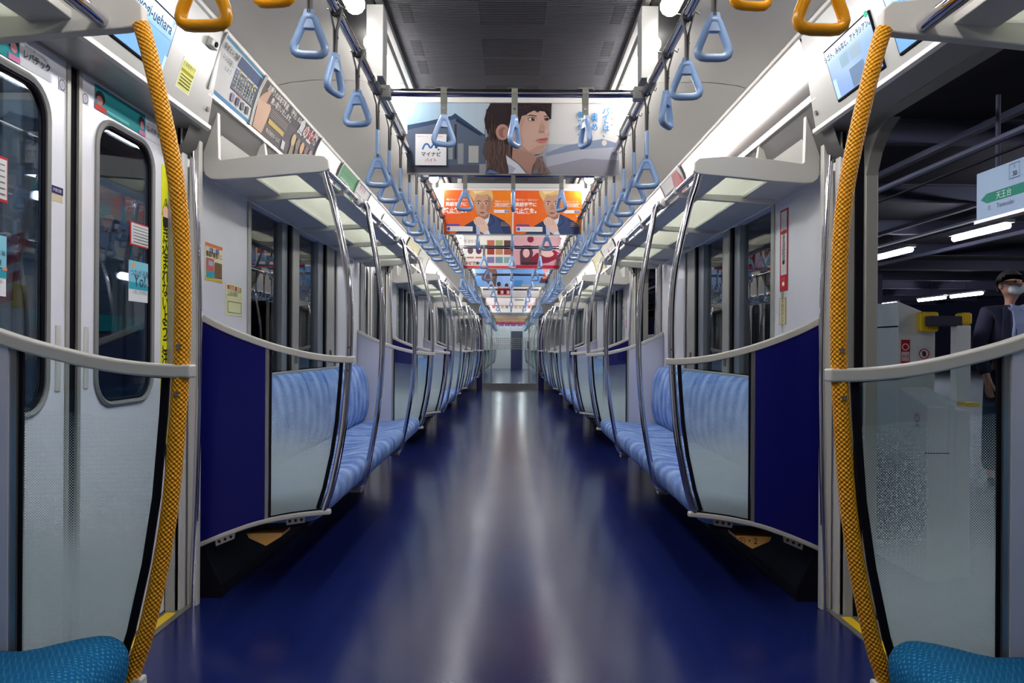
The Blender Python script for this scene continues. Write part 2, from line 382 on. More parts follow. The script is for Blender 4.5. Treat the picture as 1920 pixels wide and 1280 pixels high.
# side walls with windows and doorways
ADP = [(1.098, 2.248), (1.128, 2.19), (1.154, 2.11), (1.172, 2.03)]
WIN = []
for k in range(3): WIN.append((3.80 + 4.94 * k, 5.66 + 4.94 * k, 0.90, 1.76))
WIN += [(0.35, 1.25, 0.90, 1.76), (18.25, 19.15, 0.90, 1.76)]
DW = 0.655
for s in (-1, 1):
    nm = {-1: 'wall_left', 1: 'wall_right'}[s]
    wm = MB(); xs = (1.30, 1.39)
    def wb(y0, y1, z0, z1): wm.box(min(s * xs[0], s * xs[1]), max(s * xs[0], s * xs[1]), y0, y1, z0, z1)
    segs = [(Y0, DOORS[0] - DW)] + [(DOORS[i] + DW, DOORS[i + 1] - DW) for i in range(3)] + [(DOORS[3] + DW, Y1)]
    for a, b in segs:
        ws = sorted(w_ for w_ in WIN if a < w_[0] < b)
        y = a
        for (w0, w1, z0, z1) in ws:
            wb(y, w0, 0, 1.9); wb(w0, w1, 0, z0); wb(w0, w1, z1, 1.9); y = w1
        wb(y, b, 0, 1.9)
    wm.box(min(s * 1.30, s * 1.39), max(s * 1.30, s * 1.39), Y0, Y1, 1.9, 2.35)
    struct(wm, nm, M['wallp'])
    # curved advertising panel and the bright ledge below it
    am = MB()
    for a_, b_ in segs:
        am.sheet([(s * x, z) for x, z in ADP] + [(s * 1.18, 2.02), (s * 1.205, 1.995), (s * 1.262, 1.83), (s * 1.30, 1.795)], a_ - 0.06, b_ + 0.06)
    am.sheet([(s * (x + 0.03), z) for x, z in ADP] + [(s * 1.29, 2.0)], Y0, Y1)
    struct(am, 'trim_5' if s < 0 else 'trim_6', M['adp'], smooth=True)
    gm = MB()
    for a_, b_ in segs: gm.prism([(s * 1.168, 2.038), (s * 1.178, 2.036), (s * 1.182, 2.012), (s * 1.172, 2.014)], a_ - 0.05, b_ + 0.05)
    struct(gm, 'trim_7' if s < 0 else 'trim_8', M['steel'])

# windows
wi = 0
for s in (-1, 1):
    for (w0, w1, z0, z1) in WIN:
        wi += 1
        root = thing('window_%d' % wi, (0, 0, 0), None, None); root['kind'] = 'structure'
        def bx(x0, x1, y0, y1, a, b, name, m, bev=0.0):
            return MB().box(min(s * x0, s * x1), max(s * x0, s * x1), y0, y1, a, b).build(name, m, root, bevel=bev)
        L = w1 - w0
        if L > 1.2:
            ys = [w0, w0 + 0.62, w0 + 0.92, w0 + 1.46, w1]
            bx(1.345, 1.350, w0 + 0.02, w0 + 0.66, z0, z1, 'pane', M['glass'])
            bx(1.345, 1.350, w0 + 0.95, w0 + 1.5, z0, z1, 'pane', M['glass'])
            bx(1.318, 1.36, w0 + 0.60, w0 + 0.70, z0, z1, 'sash_frame', M['frame2'], 0.004)
            bx(1.306, 1.355, w0 + 0.705, w0 + 0.745, z0, z1, 'rubber_seal', M['black'])
            bx(1.298, 1.36, w0 + 0.75, w0 + 0.86, z0, z1, 'mullion', M['frame'], 0.005)
            bx(1.312, 1.355, w0 + 0.862, w0 + 0.89, z0, z1, 'rubber_seal', M['black'])
            bx(1.318, 1.36, w0 + 0.89, w0 + 0.955, z0, z1, 'sash_frame', M['frame'], 0.004)
            bx(1.318, 1.36, w0 + 1.42, w0 + 1.56, z0, z1, 'sash_frame', M['frame2'], 0.004)
            bx(1.306, 1.355, w0 + 1.565, w0 + 1.60, z0, z1, 'rubber_seal', M['black'])
            bx(1.298, 1.36, w0 + 1.60, w0 + 1.80, z0, z1, 'mullion', M['frame'], 0.005)
            for yc in (w0 + 0.80, w0 + 1.68):
                bx(1.285, 1.299, yc - 0.012, yc + 0.012, z0 + 0.04, z0 + 0.12, 'latch', M['steel'], 0.003)
        else:
            bx(1.345, 1.350, w0, w1, z0, z1, 'pane', M['glass'])
        bx(1.292, 1.31, w0 - 0.045, w0, z0 - 0.02, z1, 'window_frame', M['frame'], 0.004)
        bx(1.292, 1.31, w1, w1 + 0.045, z0 - 0.02, z1, 'window_frame', M['frame'], 0.004)
        bx(1.285, 1.35, w0 - 0.045, w1 + 0.045, z0 - 0.022, z0, 'window_sill', M['frame'], 0.004)

# ------------------------------------------------------------ doors, header boxes, pillars
def rrect(y0, y1, z0, z1, r, n=6):
    out = []
    for cy, cz, a0 in ((y1 - r, z0 + r, -90), (y1 - r, z1 - r, 0), (y0 + r, z1 - r, 90), (y0 + r, z0 + r, 180)):
        for k in range(n + 1):
            a = R(a0 + 90 * k / n); out.append((cy + r * math.cos(a), cz + r * math.sin(a)))
    return out
def leaf_mesh(s, y0, y1, z0, z1, hole, x, th):
    bm = bmesh.new(); es = []
    for loop in ([(y0, z0), (y1, z0), (y1, z1), (y0, z1)], hole):
        vs = [bm.verts.new((s * x, a, b)) for a, b in loop]
        es += [bm.edges.new((vs[i], vs[(i + 1) % len(vs)])) for i in range(len(vs))]
    r = bmesh.ops.triangle_fill(bm, use_beauty=True, edges=es)
    g = bmesh.ops.extrude_face_region(bm, geom=bm.faces[:]); bmesh.ops.translate(bm, verts=[v for v in g['geom'] if isinstance(v, bmesh.types.BMVert)], vec=(s * th, 0, 0))
    bmesh.ops.recalc_face_normals(bm, faces=bm.faces)
    mb = MB(); bm.verts.index_update(); mb.v = [tuple(v.co) for v in bm.verts]
    for f in bm.faces: mb.f.append(tuple(v.index for v in f.verts)); mb.mi.append(0)
    bm.free(); return mb
dn = 0
for s in (-1, 1):
    for di, dc in enumerate(DOORS):
        dn += 1
        root = thing('door_%d' % dn, (0, 0, 0), None, None); root['kind'] = 'structure'
        def bx(x0, x1, y0, y1, a, b, name, m, bev=0.0, par=None):
            return MB().box(min(s * x0, s * x1), max(s * x0, s * x1), y0, y1, a, b).build(name, m, par or root, bevel=bev)
        # threshold plate with yellow stripe
        bx(1.27, 1.42, dc - 0.70, dc + 0.72, -0.03, 0.004, 'threshold', M['tread'])
        bx(1.292, 1.330, dc - 0.62, dc + 0.625, 0.004, 0.006, 'yellow_stripe', M['yellow'])
        # jambs
        for e in (-1, 1):
            y = dc + e * DW
            bx(1.292, 1.345, min(y, y + e * 0.05), max(y, y + e * 0.05), 0, 1.9, 'jamb', M['alup'], 0.004)
            bx(1.345, 1.375, min(y, y - e * 0.02), max(y, y - e * 0.02), 0, 1.9, 'jamb_seal', M['black'])
            bx(1.31, 1.345, min(y, y - e * 0.012), max(y, y - e * 0.012), 0.62, 1.9, 'jamb_cover', M['frame'], 0.003)
            bx(1.31, 1.345, min(y, y - e * 0.016), max(y, y - e * 0.016), 0.0, 0.61, 'jamb_cover', M['white'], 0.003)
        bx(1.335, 1.39, dc - DW, dc + DW, 1.895, 1.94, 'lintel', M['frame'])
        if s > 0:
            for e in (-1, 1):
                y = dc + e * DW
                bx(1.376, 1.425, min(y + e * 0.02, y - e * 0.035), max(y + e * 0.02, y - e * 0.035), 0, 1.9, 'outer_jamb', M['frame'], 0.003)
                MB().extr([(s * 1.376, y - e * 0.035, 1.895), (s * 1.376, y - e * 0.035, 1.72), (s * 1.376, y - e * 0.075, 1.80), (s * 1.376, y - e * 0.13, 1.86), (s * 1.376, y - e * 0.21, 1.895)], (0.045, 0, 0)).build('corner_fillet', M['frame'], root)
        if s < 0:
            for e in (-1, 1):
                y0, y1 = (dc - DW + 0.005, dc - 0.022) if e < 0 else (dc + 0.022, dc + DW - 0.005)
                wy0, wy1 = (dc - 0.52, dc - 0.125) if e < 0 else (dc + 0.125, dc + 0.52)
                hole = rrect(wy0, wy1, 0.84, 1.79, 0.10)
                lf = leaf_mesh(s, y0, y1, 0.008, 1.9, hole, 1.345, 0.03).build('door_leaf', M['door'], root, bevel=0.003)
                g = rrect(wy0 + 0.004, wy1 - 0.004, 0.844, 1.786, 0.096)
                MB().tube([(s * 1.344, a, b) for a, b in g], 0.011, 6, closed=True, up=(1, 0, 0)).build('window_gasket', M['gasket'], lf, smooth=True)
                g2 = rrect(wy0 + 0.018, wy1 - 0.018, 0.858, 1.772, 0.084)
                MB().tube([(s * 1.348, a, b) for a, b in g2], 0.007, 5, closed=True, up=(1, 0, 0)).build('window_seal', M['black'], lf, smooth=True)
                MB().extr([(s * 1.352, a, b) for a, b in rrect(wy0, wy1, 0.84, 1.79, 0.1)], (s * 0.004, 0, 0)).build('door_pane', M['dglass'], lf)
                bx(1.340, 1.350, min(dc + e * 0.022, dc + e * 0.040), max(dc + e * 0.022, dc + e * 0.040), 0.01, 1.9, 'edge_strip', M['frame'], par=lf)
                hy = dc + e * 0.075
                MB().tube([(s * 1.344, hy, 0.905), (s * 1.344, hy, 1.10)], 0.013, 10, a=0.35).build('recessed_handle', M['alup'], lf, smooth=True)
            bx(1.350, 1.37, dc - 0.022, dc + 0.022, 0.01, 1.9, 'meeting_seal', M['black'])
        # header box
        hb = thing('door_header', (0, 0, 0), None, None); hb.parent = root
        pr = [(1.090, 2.262), (1.104, 2.238), (1.202, 1.917), (1.21, 1.902), (1.34, 1.898), (1.34, 2.262)]
        hy_ = lambda z_: 0.68 - 0.10 * min(1, max(0, (z_ - 1.917) / 0.321)); n_ = len(pr)
        MB().add([(s * a, dc - hy_(b), b) for a, b in pr] + [(s * a, dc + hy_(b), b) for a, b in pr], [tuple(range(n_)), tuple(range(2 * n_ - 1, n_ - 1, -1))] + [(i_, i_ + n_, (i_ + 1) % n_ + n_, (i_ + 1) % n_) for i_ in range(n_)]).build('header_box', M['white'], hb, bevel=0.003)
        MB().prism([(s * 1.198, 1.918), (s * 1.200, 1.904), (s * 1.212, 1.898), (s * 1.216, 1.902), (s * 1.21, 1.918)], dc - 0.70, dc + 0.70).build('header_lip', M['rail'], hb)
        for yb in (dc + 0.63, dc - 0.63):
            MB().disc((s * 1.19, yb, 1.965), 0.010, (-s, 0, -0.3), 0.010, 10).build('lock_screw', M['steel'], hb, smooth=True)

# walls at both ends, end gangway with glass door
for y, nm in ((Y0, 'wall_back'),):
    struct(MB().box(-1.39, 1.39, y - 0.06, y, -0.05, 2.35), nm, M['white'])
we = MB(); OW = 0.715; OH = 1.925
we.box(-1.39, -0.86, Y1, Y1 + 0.06, 0, 2.35, M['white']); we.box(0.86, 1.39, Y1, Y1 + 0.06, 0, 2.35, M['white'])
we.box(-0.86, 0.86, Y1, Y1 + 0.06, OH, 2.35, M['white'])
for s in (-1, 1): we.box(min(s * OW, s * 0.86), max(s * OW, s * 0.86), Y1, Y1 + 0.06, 0, OH, M['navy2'])
struct(we, 'wall_end')
for s in (-1, 1):
    fr = MB(); x0, x1 = sorted((s * 0.845, s * 0.725))
    for a, b, c, d in ((x0, x1, 0.42, 0.43), (x0, x1, 1.60, 1.61), (x1 - 0.008, x1, 0.42, 1.61), (x0, x0 + 0.008, 0.42, 1.61)):
        fr.box(a, b, Y1 - 0.006, Y1, c, d)
    struct(fr, 'trim_9' if s < 0 else 'trim_10', M['alu'])
root = thing('door_9', (0, 0, 0), None, None); root['kind'] = 'structure'
def eb(x0, x1, z0, z1, y0, y1, nm, m, b=0.0): return MB().box(x0, x1, Y1 + y0, Y1 + y1, z0, z1).build(nm, m, root, bevel=b)
for x0, x1 in ((-OW, -0.68), (-0.50, -0.465), (0.455, 0.49), (0.68, OW)): eb(x0, x1, 0, OH, -0.02, 0.05, 'door_stile', M['alu'], 0.004)
eb(-OW, OW, OH - 0.04, OH, -0.021, 0.05, 'door_head', M['alu']); eb(-OW, OW, 0, 0.15, -0.022, 0.05, 'kick_plate', M['steel'])
for x0, x1 in ((-0.68, -0.50), (-0.465, 0.455), (0.49, 0.68)):
    eb(x0, x1, 0.15, OH - 0.04, 0.01, 0.016, 'door_pane', M['clear'])
dd = MB()
for i in range(28):
    for j in range(6):
        if abs(j - 2.5) < 0.1: continue
        x = -0.66 + i * 0.049; z = 1.02 + j * 0.052
        dd.box(x, x + 0.026, Y1 + 0.004, Y1 + 0.008, z, z + 0.026)
tag(dd.build('collision_marking', M['white'], root), kind='stuff')
MB().box(0.44, 0.47, Y1 - 0.05, Y1 - 0.02, 1.03, 1.22).build('door_handle', M['steel'], root, bevel=0.006)

# ------------------------------------------------------------ fluorescent tubes (both rows)
groups = [(0.22, 2.66)] + [(2.92 + 2.62 * k, 2.92 + 2.62 * k + 2.42) for k in range(6)]
n = 0
for s in (-1, 1):
    i = 0
    for a, b in groups:
        for q in range(2):
            y0 = a + q * (b - a) / 2 + 0.015; y1 = a + (q + 1) * (b - a) / 2 - 0.015
            t = thing('ceiling_lamp', (s * 0.542, (y0 + y1) / 2, 2.262), 'glowing white tube, %s from the camera in the ceiling row, %s' % (ordw(i), SIDE[s]), 'lamp', 'ceiling tube lamps')
            h = (y1 - y0) / 2; pts = [(0, -h, -0.041)] + [(0, -h + 0.014, -0.041), (0, h - 0.014, -0.041)] + [(0, h, -0.041)]
            MB().tube(pts, 0.03, 12, up=(0, 0, 1), rs=[0.017, 0.034, 0.034, 0.017]).build('lamp_tube', M['ledw'], t, smooth=True)
            MB().box(-0.014, 0.014, -h - 0.002, -h + 0.03, -0.055, 0).box(-0.014, 0.014, h - 0.03, h + 0.002, -0.055, 0).build('lamp_holder', M['white'], t)
            i += 1

# ------------------------------------------------------------ partitions
POLE = [(0.776, 1.785), (0.757, 1.71), (0.735, 1.64), (0.702, 1.50), (0.678, 1.38), (0.666, 1.27), (0.662, 1.14), (0.664, 1.01), (0.670, 0.90), (0.683, 0.735), (0.703, 0.60), (0.733, 0.46), (0.757, 0.385), (0.764, 0.355)]
TOPR = [(1.298, 1.178), (1.22, 1.135), (1.13, 1.095), (1.00, 1.048), (0.87, 1.014), (0.78, 0.998), (0.70, 0.991), (0.640, 0.990)]
BOTR = [(1.298, 0.215), (1.24, 0.240), (1.15, 0.277), (1.03, 0.318), (0.90, 0.345), (0.80, 0.358), (0.735, 0.364)]
def interp(tab, z, a=1, b=0):   # value b at given a along table
    t = sorted((p[a], p[b]) for p in tab)
    if z <= t[0][0]: return t[0][1]
    for (z0, x0), (z1, x1) in zip(t, t[1:]):
        if z <= z1: return x0 + (x1 - x0) * (z - z0) / (z1 - z0)
    return t[-1][1]
def smooth_path(pts, k=3):
    out = []
    n = len(pts)
    for i in range(n - 1):
        p0, p1, p2, p3 = pts[max(i - 1, 0)], pts[i], pts[i + 1], pts[min(i + 2, n - 1)]
        for j in range(k):
            t = j / k
            out.append(tuple(0.5 * (2 * b + (c - a) * t + (2 * a - 5 * b + 4 * c - d) * t * t + (3 * b - a - 3 * c + d) * t ** 3) for a, b, c, d in zip(p0, p1, p2, p3)))
    out.append(tuple(pts[-1])); return out
def partition(s, y, face, label, grp, yellow=False):
    """face=+1: the navy face looks toward +y, -1 toward the camera."""
    t = thing('seat_partition', (s * 1.0, y, 0.2), label, 'partition', grp)
    inv = Vector((-s * 1.0, 0, -0.2))
    def off(pts): return [Vector((s * p[0], 0, p[1])) + inv for p in pts]
    def place(mb, nm, m, **k):
        return mb.build(nm, m, t, **k)
    # opaque panel from the wall to x=1.012
    px = 1.006
    top = [(1.297, interp(TOPR, 1.297, 0, 1))] + [(x, interp(TOPR, x, 0, 1)) for x in (1.24, 1.18, 1.12, 1.06, px)]
    bot = [(x, interp(BOTR, x, 0, 1)) for x in (px, 1.08, 1.15, 1.22, 1.297)]
    pl = MB(); P3 = off(top + bot)
    a, b = (M['navy'], M['backp']) if face < 0 else (M['backp'], M['navy'])
    pl.extr([p + Vector((0, -0.012, 0)) for p in P3], (0, 0.012, 0), a); pl.extr(P3, (0, 0.012, 0), b)
    place(pl, 'solid_panel', None)
    # aluminium upright
    x0, x1 = 1.006, 0.992
    place(MB().extr(off([(x0, interp(TOPR, x0, 0, 1)), (x1, interp(TOPR, x1, 0, 1)), (x1, interp(BOTR, x1, 0, 1)), (x0, interp(BOTR, x0, 0, 1))]), (0, 0.016, 0)).add([], []), 'upright', M['alu']).location = (0, -0.008, 0)
    # glass with dots, black edging
    zs = [0.375, 0.46, 0.60, 0.735, 0.90, 0.985]
    inner = [(interp(POLE, z) + 0.022, z) for z in zs]
    gl = [(0.990, interp(BOTR, 0.99, 0, 1) + 0.004), (0.90, 0.349), (0.80, 0.362)] + inner + [(0.78, 0.994), (0.87, 1.010), (0.990, 1.043)]
    place(MB().add(off(gl), [tuple(range(len(gl)))]), 'dotted_glass', M['dots'], recalc=False)
    def strip(pts, wd):   # flat black edging in the glass plane, drawn inwards
        mb = MB(); q = off(pts); cx = Vector((s * 0.86, 0, 0.68)) + inv
        for a_, b_ in zip(q, q[1:]):
            d = (b_ - a_).normalized(); nn = Vector((-d.z, 0, d.x));
            if nn.dot(cx - (a_ + b_) / 2) < 0: nn = -nn
            mb.extr([a_ + Vector((0, -0.004, 0)), b_ + Vector((0, -0.004, 0)), b_ + nn * wd + Vector((0, -0.004, 0)), a_ + nn * wd + Vector((0, -0.004, 0))], (0, 0.008, 0))
        return mb
    e = strip([(0.990, 1.043), (0.990, 0.33)], 0.008)
    for pp, wd in ((inner, 0.015), ([(0.990, 0.331), (0.90, 0.349), (0.80, 0.362), (0.77, 0.366)], 0.012), ([(0.70, 0.985), (0.78, 0.992), (0.87, 1.008), (0.990, 1.041)], 0.010)):
        o_ = strip(pp, wd); e.add(o_.v, o_.f)
    place(e, 'glass_edging', M['black'])
    # rails
    place(MB().ribbon(off(smooth_path(TOPR)), 0.036, 0.027, (0, 1, 0)), 'top_rail', M['rail'], bevel=0.004)
    place(MB().ribbon(off(smooth_path(BOTR)), 0.030, 0.020, (0, 1, 0)), 'bottom_rail', M['rail'], bevel=0.005)
    for x in (0.88, 1.17):
        z = interp(BOTR, x, 0, 1); sl = -0.14 if x < 1 else -0.40
        q = [(x - 0.042, z - 0.008 - sl * 0.042), (x + 0.042, z - 0.008 + sl * 0.042), (x + 0.038, z - 0.036 + sl * 0.04), (x - 0.038, z - 0.036 - sl * 0.04)]
        br = place(MB().extr(off(q), (0, 0.008, 0)), 'rail_bracket', M['alu'], bevel=0.002)
        hb = MB()
        for d in (-0.024, 0, 0.024):
            c = off([(x + d, z - 0.021 + sl * d)])[0] + Vector((0, -0.0006, 0)); hb.disc(c, 0.0065, (0, 1, 0), 0.0016, 10)
        hb.build('bolt_hole', M['dark'], br)
    # pole
    path = smooth_path(POLE, 3)
    if yellow:
        path = [p for p in path if p[1] < 1.70]
    pm = place(MB().tube(off(path), 0.0165 if yellow else 0.0145, 16, up=(0, 1, 0)), 'grab_pole', M['ygrip'] if yellow else M['chrome'], smooth=True)
    if yellow:
        pm['label'] = 'yellow dimpled grab pole'
        c = off([(0.764, 0.352)])[0]
        MB().tube([c, c + Vector((0, 0, 0.008))], 0.031, 20, up=(0, 1, 0)).build('pole_collar', M['white'], pm, smooth=True)
    for z in (0.945, 1.04):
        c = off([(interp(POLE, z), z)])[0] + Vector((-s * 0.001, -0.0145 if not yellow else -0.0165, 0))
        MB().disc(c, 0.005, (0, -1, 0), 0.003, 8).build('pole_screw', M['steel'], pm)
    return t
def pillar_pole(s, y, label):
    t = thing('door_pole', (s * 1.27, y, 0), label, 'grab pole', 'grab poles on the door pillars')
    pts = [(0, 0, 0.0), (-0.0, 0, 0.10), (0.012 * s * -1, 0, 0.45), (-s * 0.022, 0, 0.9), (-s * 0.02, 0, 1.2), (-s * 0.006, 0, 1.6), (s * 0.006, 0, 1.80), (s * 0.008, 0, 1.90)]
    MB().tube(smooth_path(pts, 3), 0.012, 12, up=(0, 1, 0)).build('chrome_tube', M['chrome'], t, smooth=True)
    MB().box(-0.02, 0.02, -0.006, 0.028, 0, 1.9).build('pole_backplate', M['alup'], t, bevel=0.003)
    return t

ZD = 0.80
parts_y = []
for i, dc in enumerate(DOORS):
    parts_y += [(dc - ZD, +1, i), (dc + ZD, -1, i)]
for s in (-1, 1):
    for j, (y, f, i) in enumerate(parts_y):
        if j == 0: lab = 'dotted glass seat partition with yellow pole beside the teal seat, %s' % SIDE[s]
        else: lab = 'navy and dotted glass seat partition with chrome pole, %s from the camera, %s' % (ordw(j), SIDE[s])
        partition(s, y, f, lab, 'seat end partitions', yellow=(j == 0))
    for i, dc in enumerate(DOORS):
        for e in (-1, 1):
            if i == 0 and e < 0: continue
            pillar_pole(s, dc + e * (DW + 0.065), 'slim chrome pole on the %s pillar of the %s doorway, %s' % ('near' if e < 0 else 'far', ORD[i], SIDE[s]))

# ------------------------------------------------------------ benches
def cushion(prof, y0, y1, crown, name, m, parent, rx):
    """closed profile (x,z) swept across one seat with rounded ends."""
    n = len(prof); K = 9; cx = sum(p[0] for p in prof) / n; cz = sum(p[1] for p in prof) / n
    L = [0]
    for a, b in zip(prof, prof[1:] + prof[:1]): L.append(L[-1] + math.hypot(a[0] - b[0], a[1] - b[1]))
    vs = []; ts = [0, 0.03, 0.09, 0.25, 0.5, 0.75, 0.91, 0.97, 1]; sc = [0.86, 0.95, 0.99, 1, 1, 1, 0.99, 0.95, 0.86]
    for t, q in zip(ts, sc):
        y = y0 + (y1 - y0) * t; bow = crown * math.cos((t - 0.5) * math.pi * 2)
        for (x, z) in prof:
            wx = abs(x - cx) * (1 - q) * 0.3
            d = 0.012 * (1 - q) / 0.14
            ux, uz = x - cx, z - cz; l = math.hypot(ux, uz) or 1
            vs.append((rx * (x - ux / l * d - (bow * 0 )), y, z - uz / l * d - (bow if uz > 0.0 else 0)))
    fs = []; uv = []
    for i in range(K - 1):
        ya, yb = y0 + (y1 - y0) * ts[i], y0 + (y1 - y0) * ts[i + 1]
        for k in range(n):
            k2 = (k + 1) % n; fs.append((i * n + k, i * n + k2, (i + 1) * n + k2, (i + 1) * n + k))
            uv.append([(ya, L[k]), (ya, L[k + 1]), (yb, L[k + 1]), (yb, L[k])])
    fs.append(tuple(range(n))); uv.append([(0, 0)] * n); fs.append(tuple((K - 1) * n + k for k in range(n))); uv.append([(0, 0)] * n)
    o = MB().add(vs, fs, None, uv).build(name, m, parent, smooth=True); o.data.set_sharp_from_angle(angle=R(80))
    return o
SEAT = smooth_path([(1.245, 0.30), (1.25, 0.40), (1.20, 0.425), (1.10, 0.418), (0.98, 0.424), (0.90, 0.440), (0.82, 0.452), (0.785, 0.445), (0.763, 0.42), (0.766, 0.37), (0.795, 0.325), (0.86, 0.308), (1.0, 0.30)], 2)
BACK = smooth_path([(1.296, 0.40), (1.296, 0.86), (1.285, 0.885), (1.255, 0.885), (1.225, 0.84), (1.20, 0.76), (1.188, 0.66), (1.19, 0.56), (1.205, 0.48), (1.235, 0.42), (1.26, 0.40)], 2)
def bench(s, y0, y1, nseat, m, label, lift=0.0, teal=False):
    t = thing('long_bench', (0, y0, 0), label, 'bench', 'long benches'); L = y1 - y0; wd = L / nseat
    for i in range(nseat):
        a, b = i * wd + 0.0015, (i + 1) * wd - 0.0015
        o = cushion(SEAT, a, b, 0.003, 'seat_cushion', m, t, s); o.location.z = lift; o.location.x = -s * lift * 1.3
        o = cushion(BACK, a, b, 0.0, 'backrest_cushion', m, t, s); o.location.z = lift * 0.6
    MB().prism([(s * 1.28, 0.30), (s * 1.28, 0.28), (s * 0.83, 0.297), (s * 0.83, 0.312)], 0, L).build('seat_pan', M['heater'], t)
    MB().prism([(s * 1.298, 0.0), (s * 1.298, 0.27), (s * 1.285, 0.27), (s * 1.26, 0.20), (s * 1.19, 0.05), (s * 1.19, 0.0)], 0.0, L).build('heater_cover', M['heater'], t, bevel=0.004)
    return t
for s in (-1, 1):
    bench(s, 0.10, 1.515, 3, M['teal'], 'teal patterned priority bench in the near corner, %s' % SIDE[s], lift=0.015)
    for k in range(3):
        bench(s, DOORS[k] + ZD + 0.02, DOORS[k + 1] - ZD - 0.02, 7, M['fabric'], 'blue moquette bench, %s long bench from the camera, %s' % (ORD[k], SIDE[s]))
    bench(s, DOORS[3] + ZD + 0.02, 19.40, 3, M['fabric'], 'short blue bench against the far end wall, %s' % SIDE[s])
    # amber emergency cock cover beneath the first bench
    t = thing('emergency_cock_cover', (s * 1.0, 3.19, 0.205), 'amber wedge cover under the first blue bench, %s' % SIDE[s], 'cover box', 'amber covers under the benches')
    MB().extr([(s * -0.055, -0.01, 0.06), (s * 0.10, 0.0, 0.055), (s * 0.09, 0.0, 0.035), (s * 0.015, -0.01, 0.005), (s * -0.05, -0.01, 0.045)], (0, 0.12, 0.0)).build('cover', M['tan'], t, bevel=0.002)
    if s > 0:
        a = Art(flat((1.0 - 0.012, 3.1785, 0.240), (1, 0, 0), (0, 0, 1))); a.ring(-0.02, 0.004, 0.016, 0.016, 0.002, (40, 30, 60)); a.text('2', -0.02, 0.004, 0.026, (40, 30, 60)); a.text('・2', 0.022, 0.004, 0.034, (30, 20, 40))
        o = a.build('number_marking', t); o.location = -Vector(t.location)

# intermediate grab poles with hooked ends
IP = [(0.800, 1.800), (0.775, 1.800), (0.752, 1.775), (0.735, 1.68), (0.705, 1.52), (0.683, 1.38), (0.672, 1.24), (0.668, 1.05), (0.674, 0.90), (0.690, 0.72), (0.712, 0.57), (0.736, 0.44), (0.750, 0.37), (0.770, 0.325), (0.82, 0.302)]
for s in (-1, 1):
    j = 0
    for k in range(3):
        ys = [DOORS[k] + ZD + 0.84, DOORS[k] + ZD + 2.18]
        for y in ys:
            t = thing('bench_pole', (s * 0.70, y, 0.3), 'curved chrome pole standing at the bench edge, %s from the camera, %s' % (ordw(j), SIDE[s]), 'grab pole', 'curved grab poles along the benches'); j += 1
            MB().tube([(s * (a - 0.70), 0, b - 0.3) for a, b in smooth_path(IP, 3)], 0.0145, 14, up=(0, 1, 0)).build('chrome_tube', M['chrome'], t, smooth=True)
            MB().tube([(s * 0.095, -0.045, 1.5), (s * 0.095, 0.045, 1.5)], 0.023, 12, up=(0, 0, 1)).build('rack_clamp', M['alup'], t, smooth=True)
            MB().box(-0.03 + s * 0.10, 0.03 + s * 0.10, -0.03, 0.03, -0.012, 0.004).build('foot_plate', M['steel'], t, bevel=0.003)

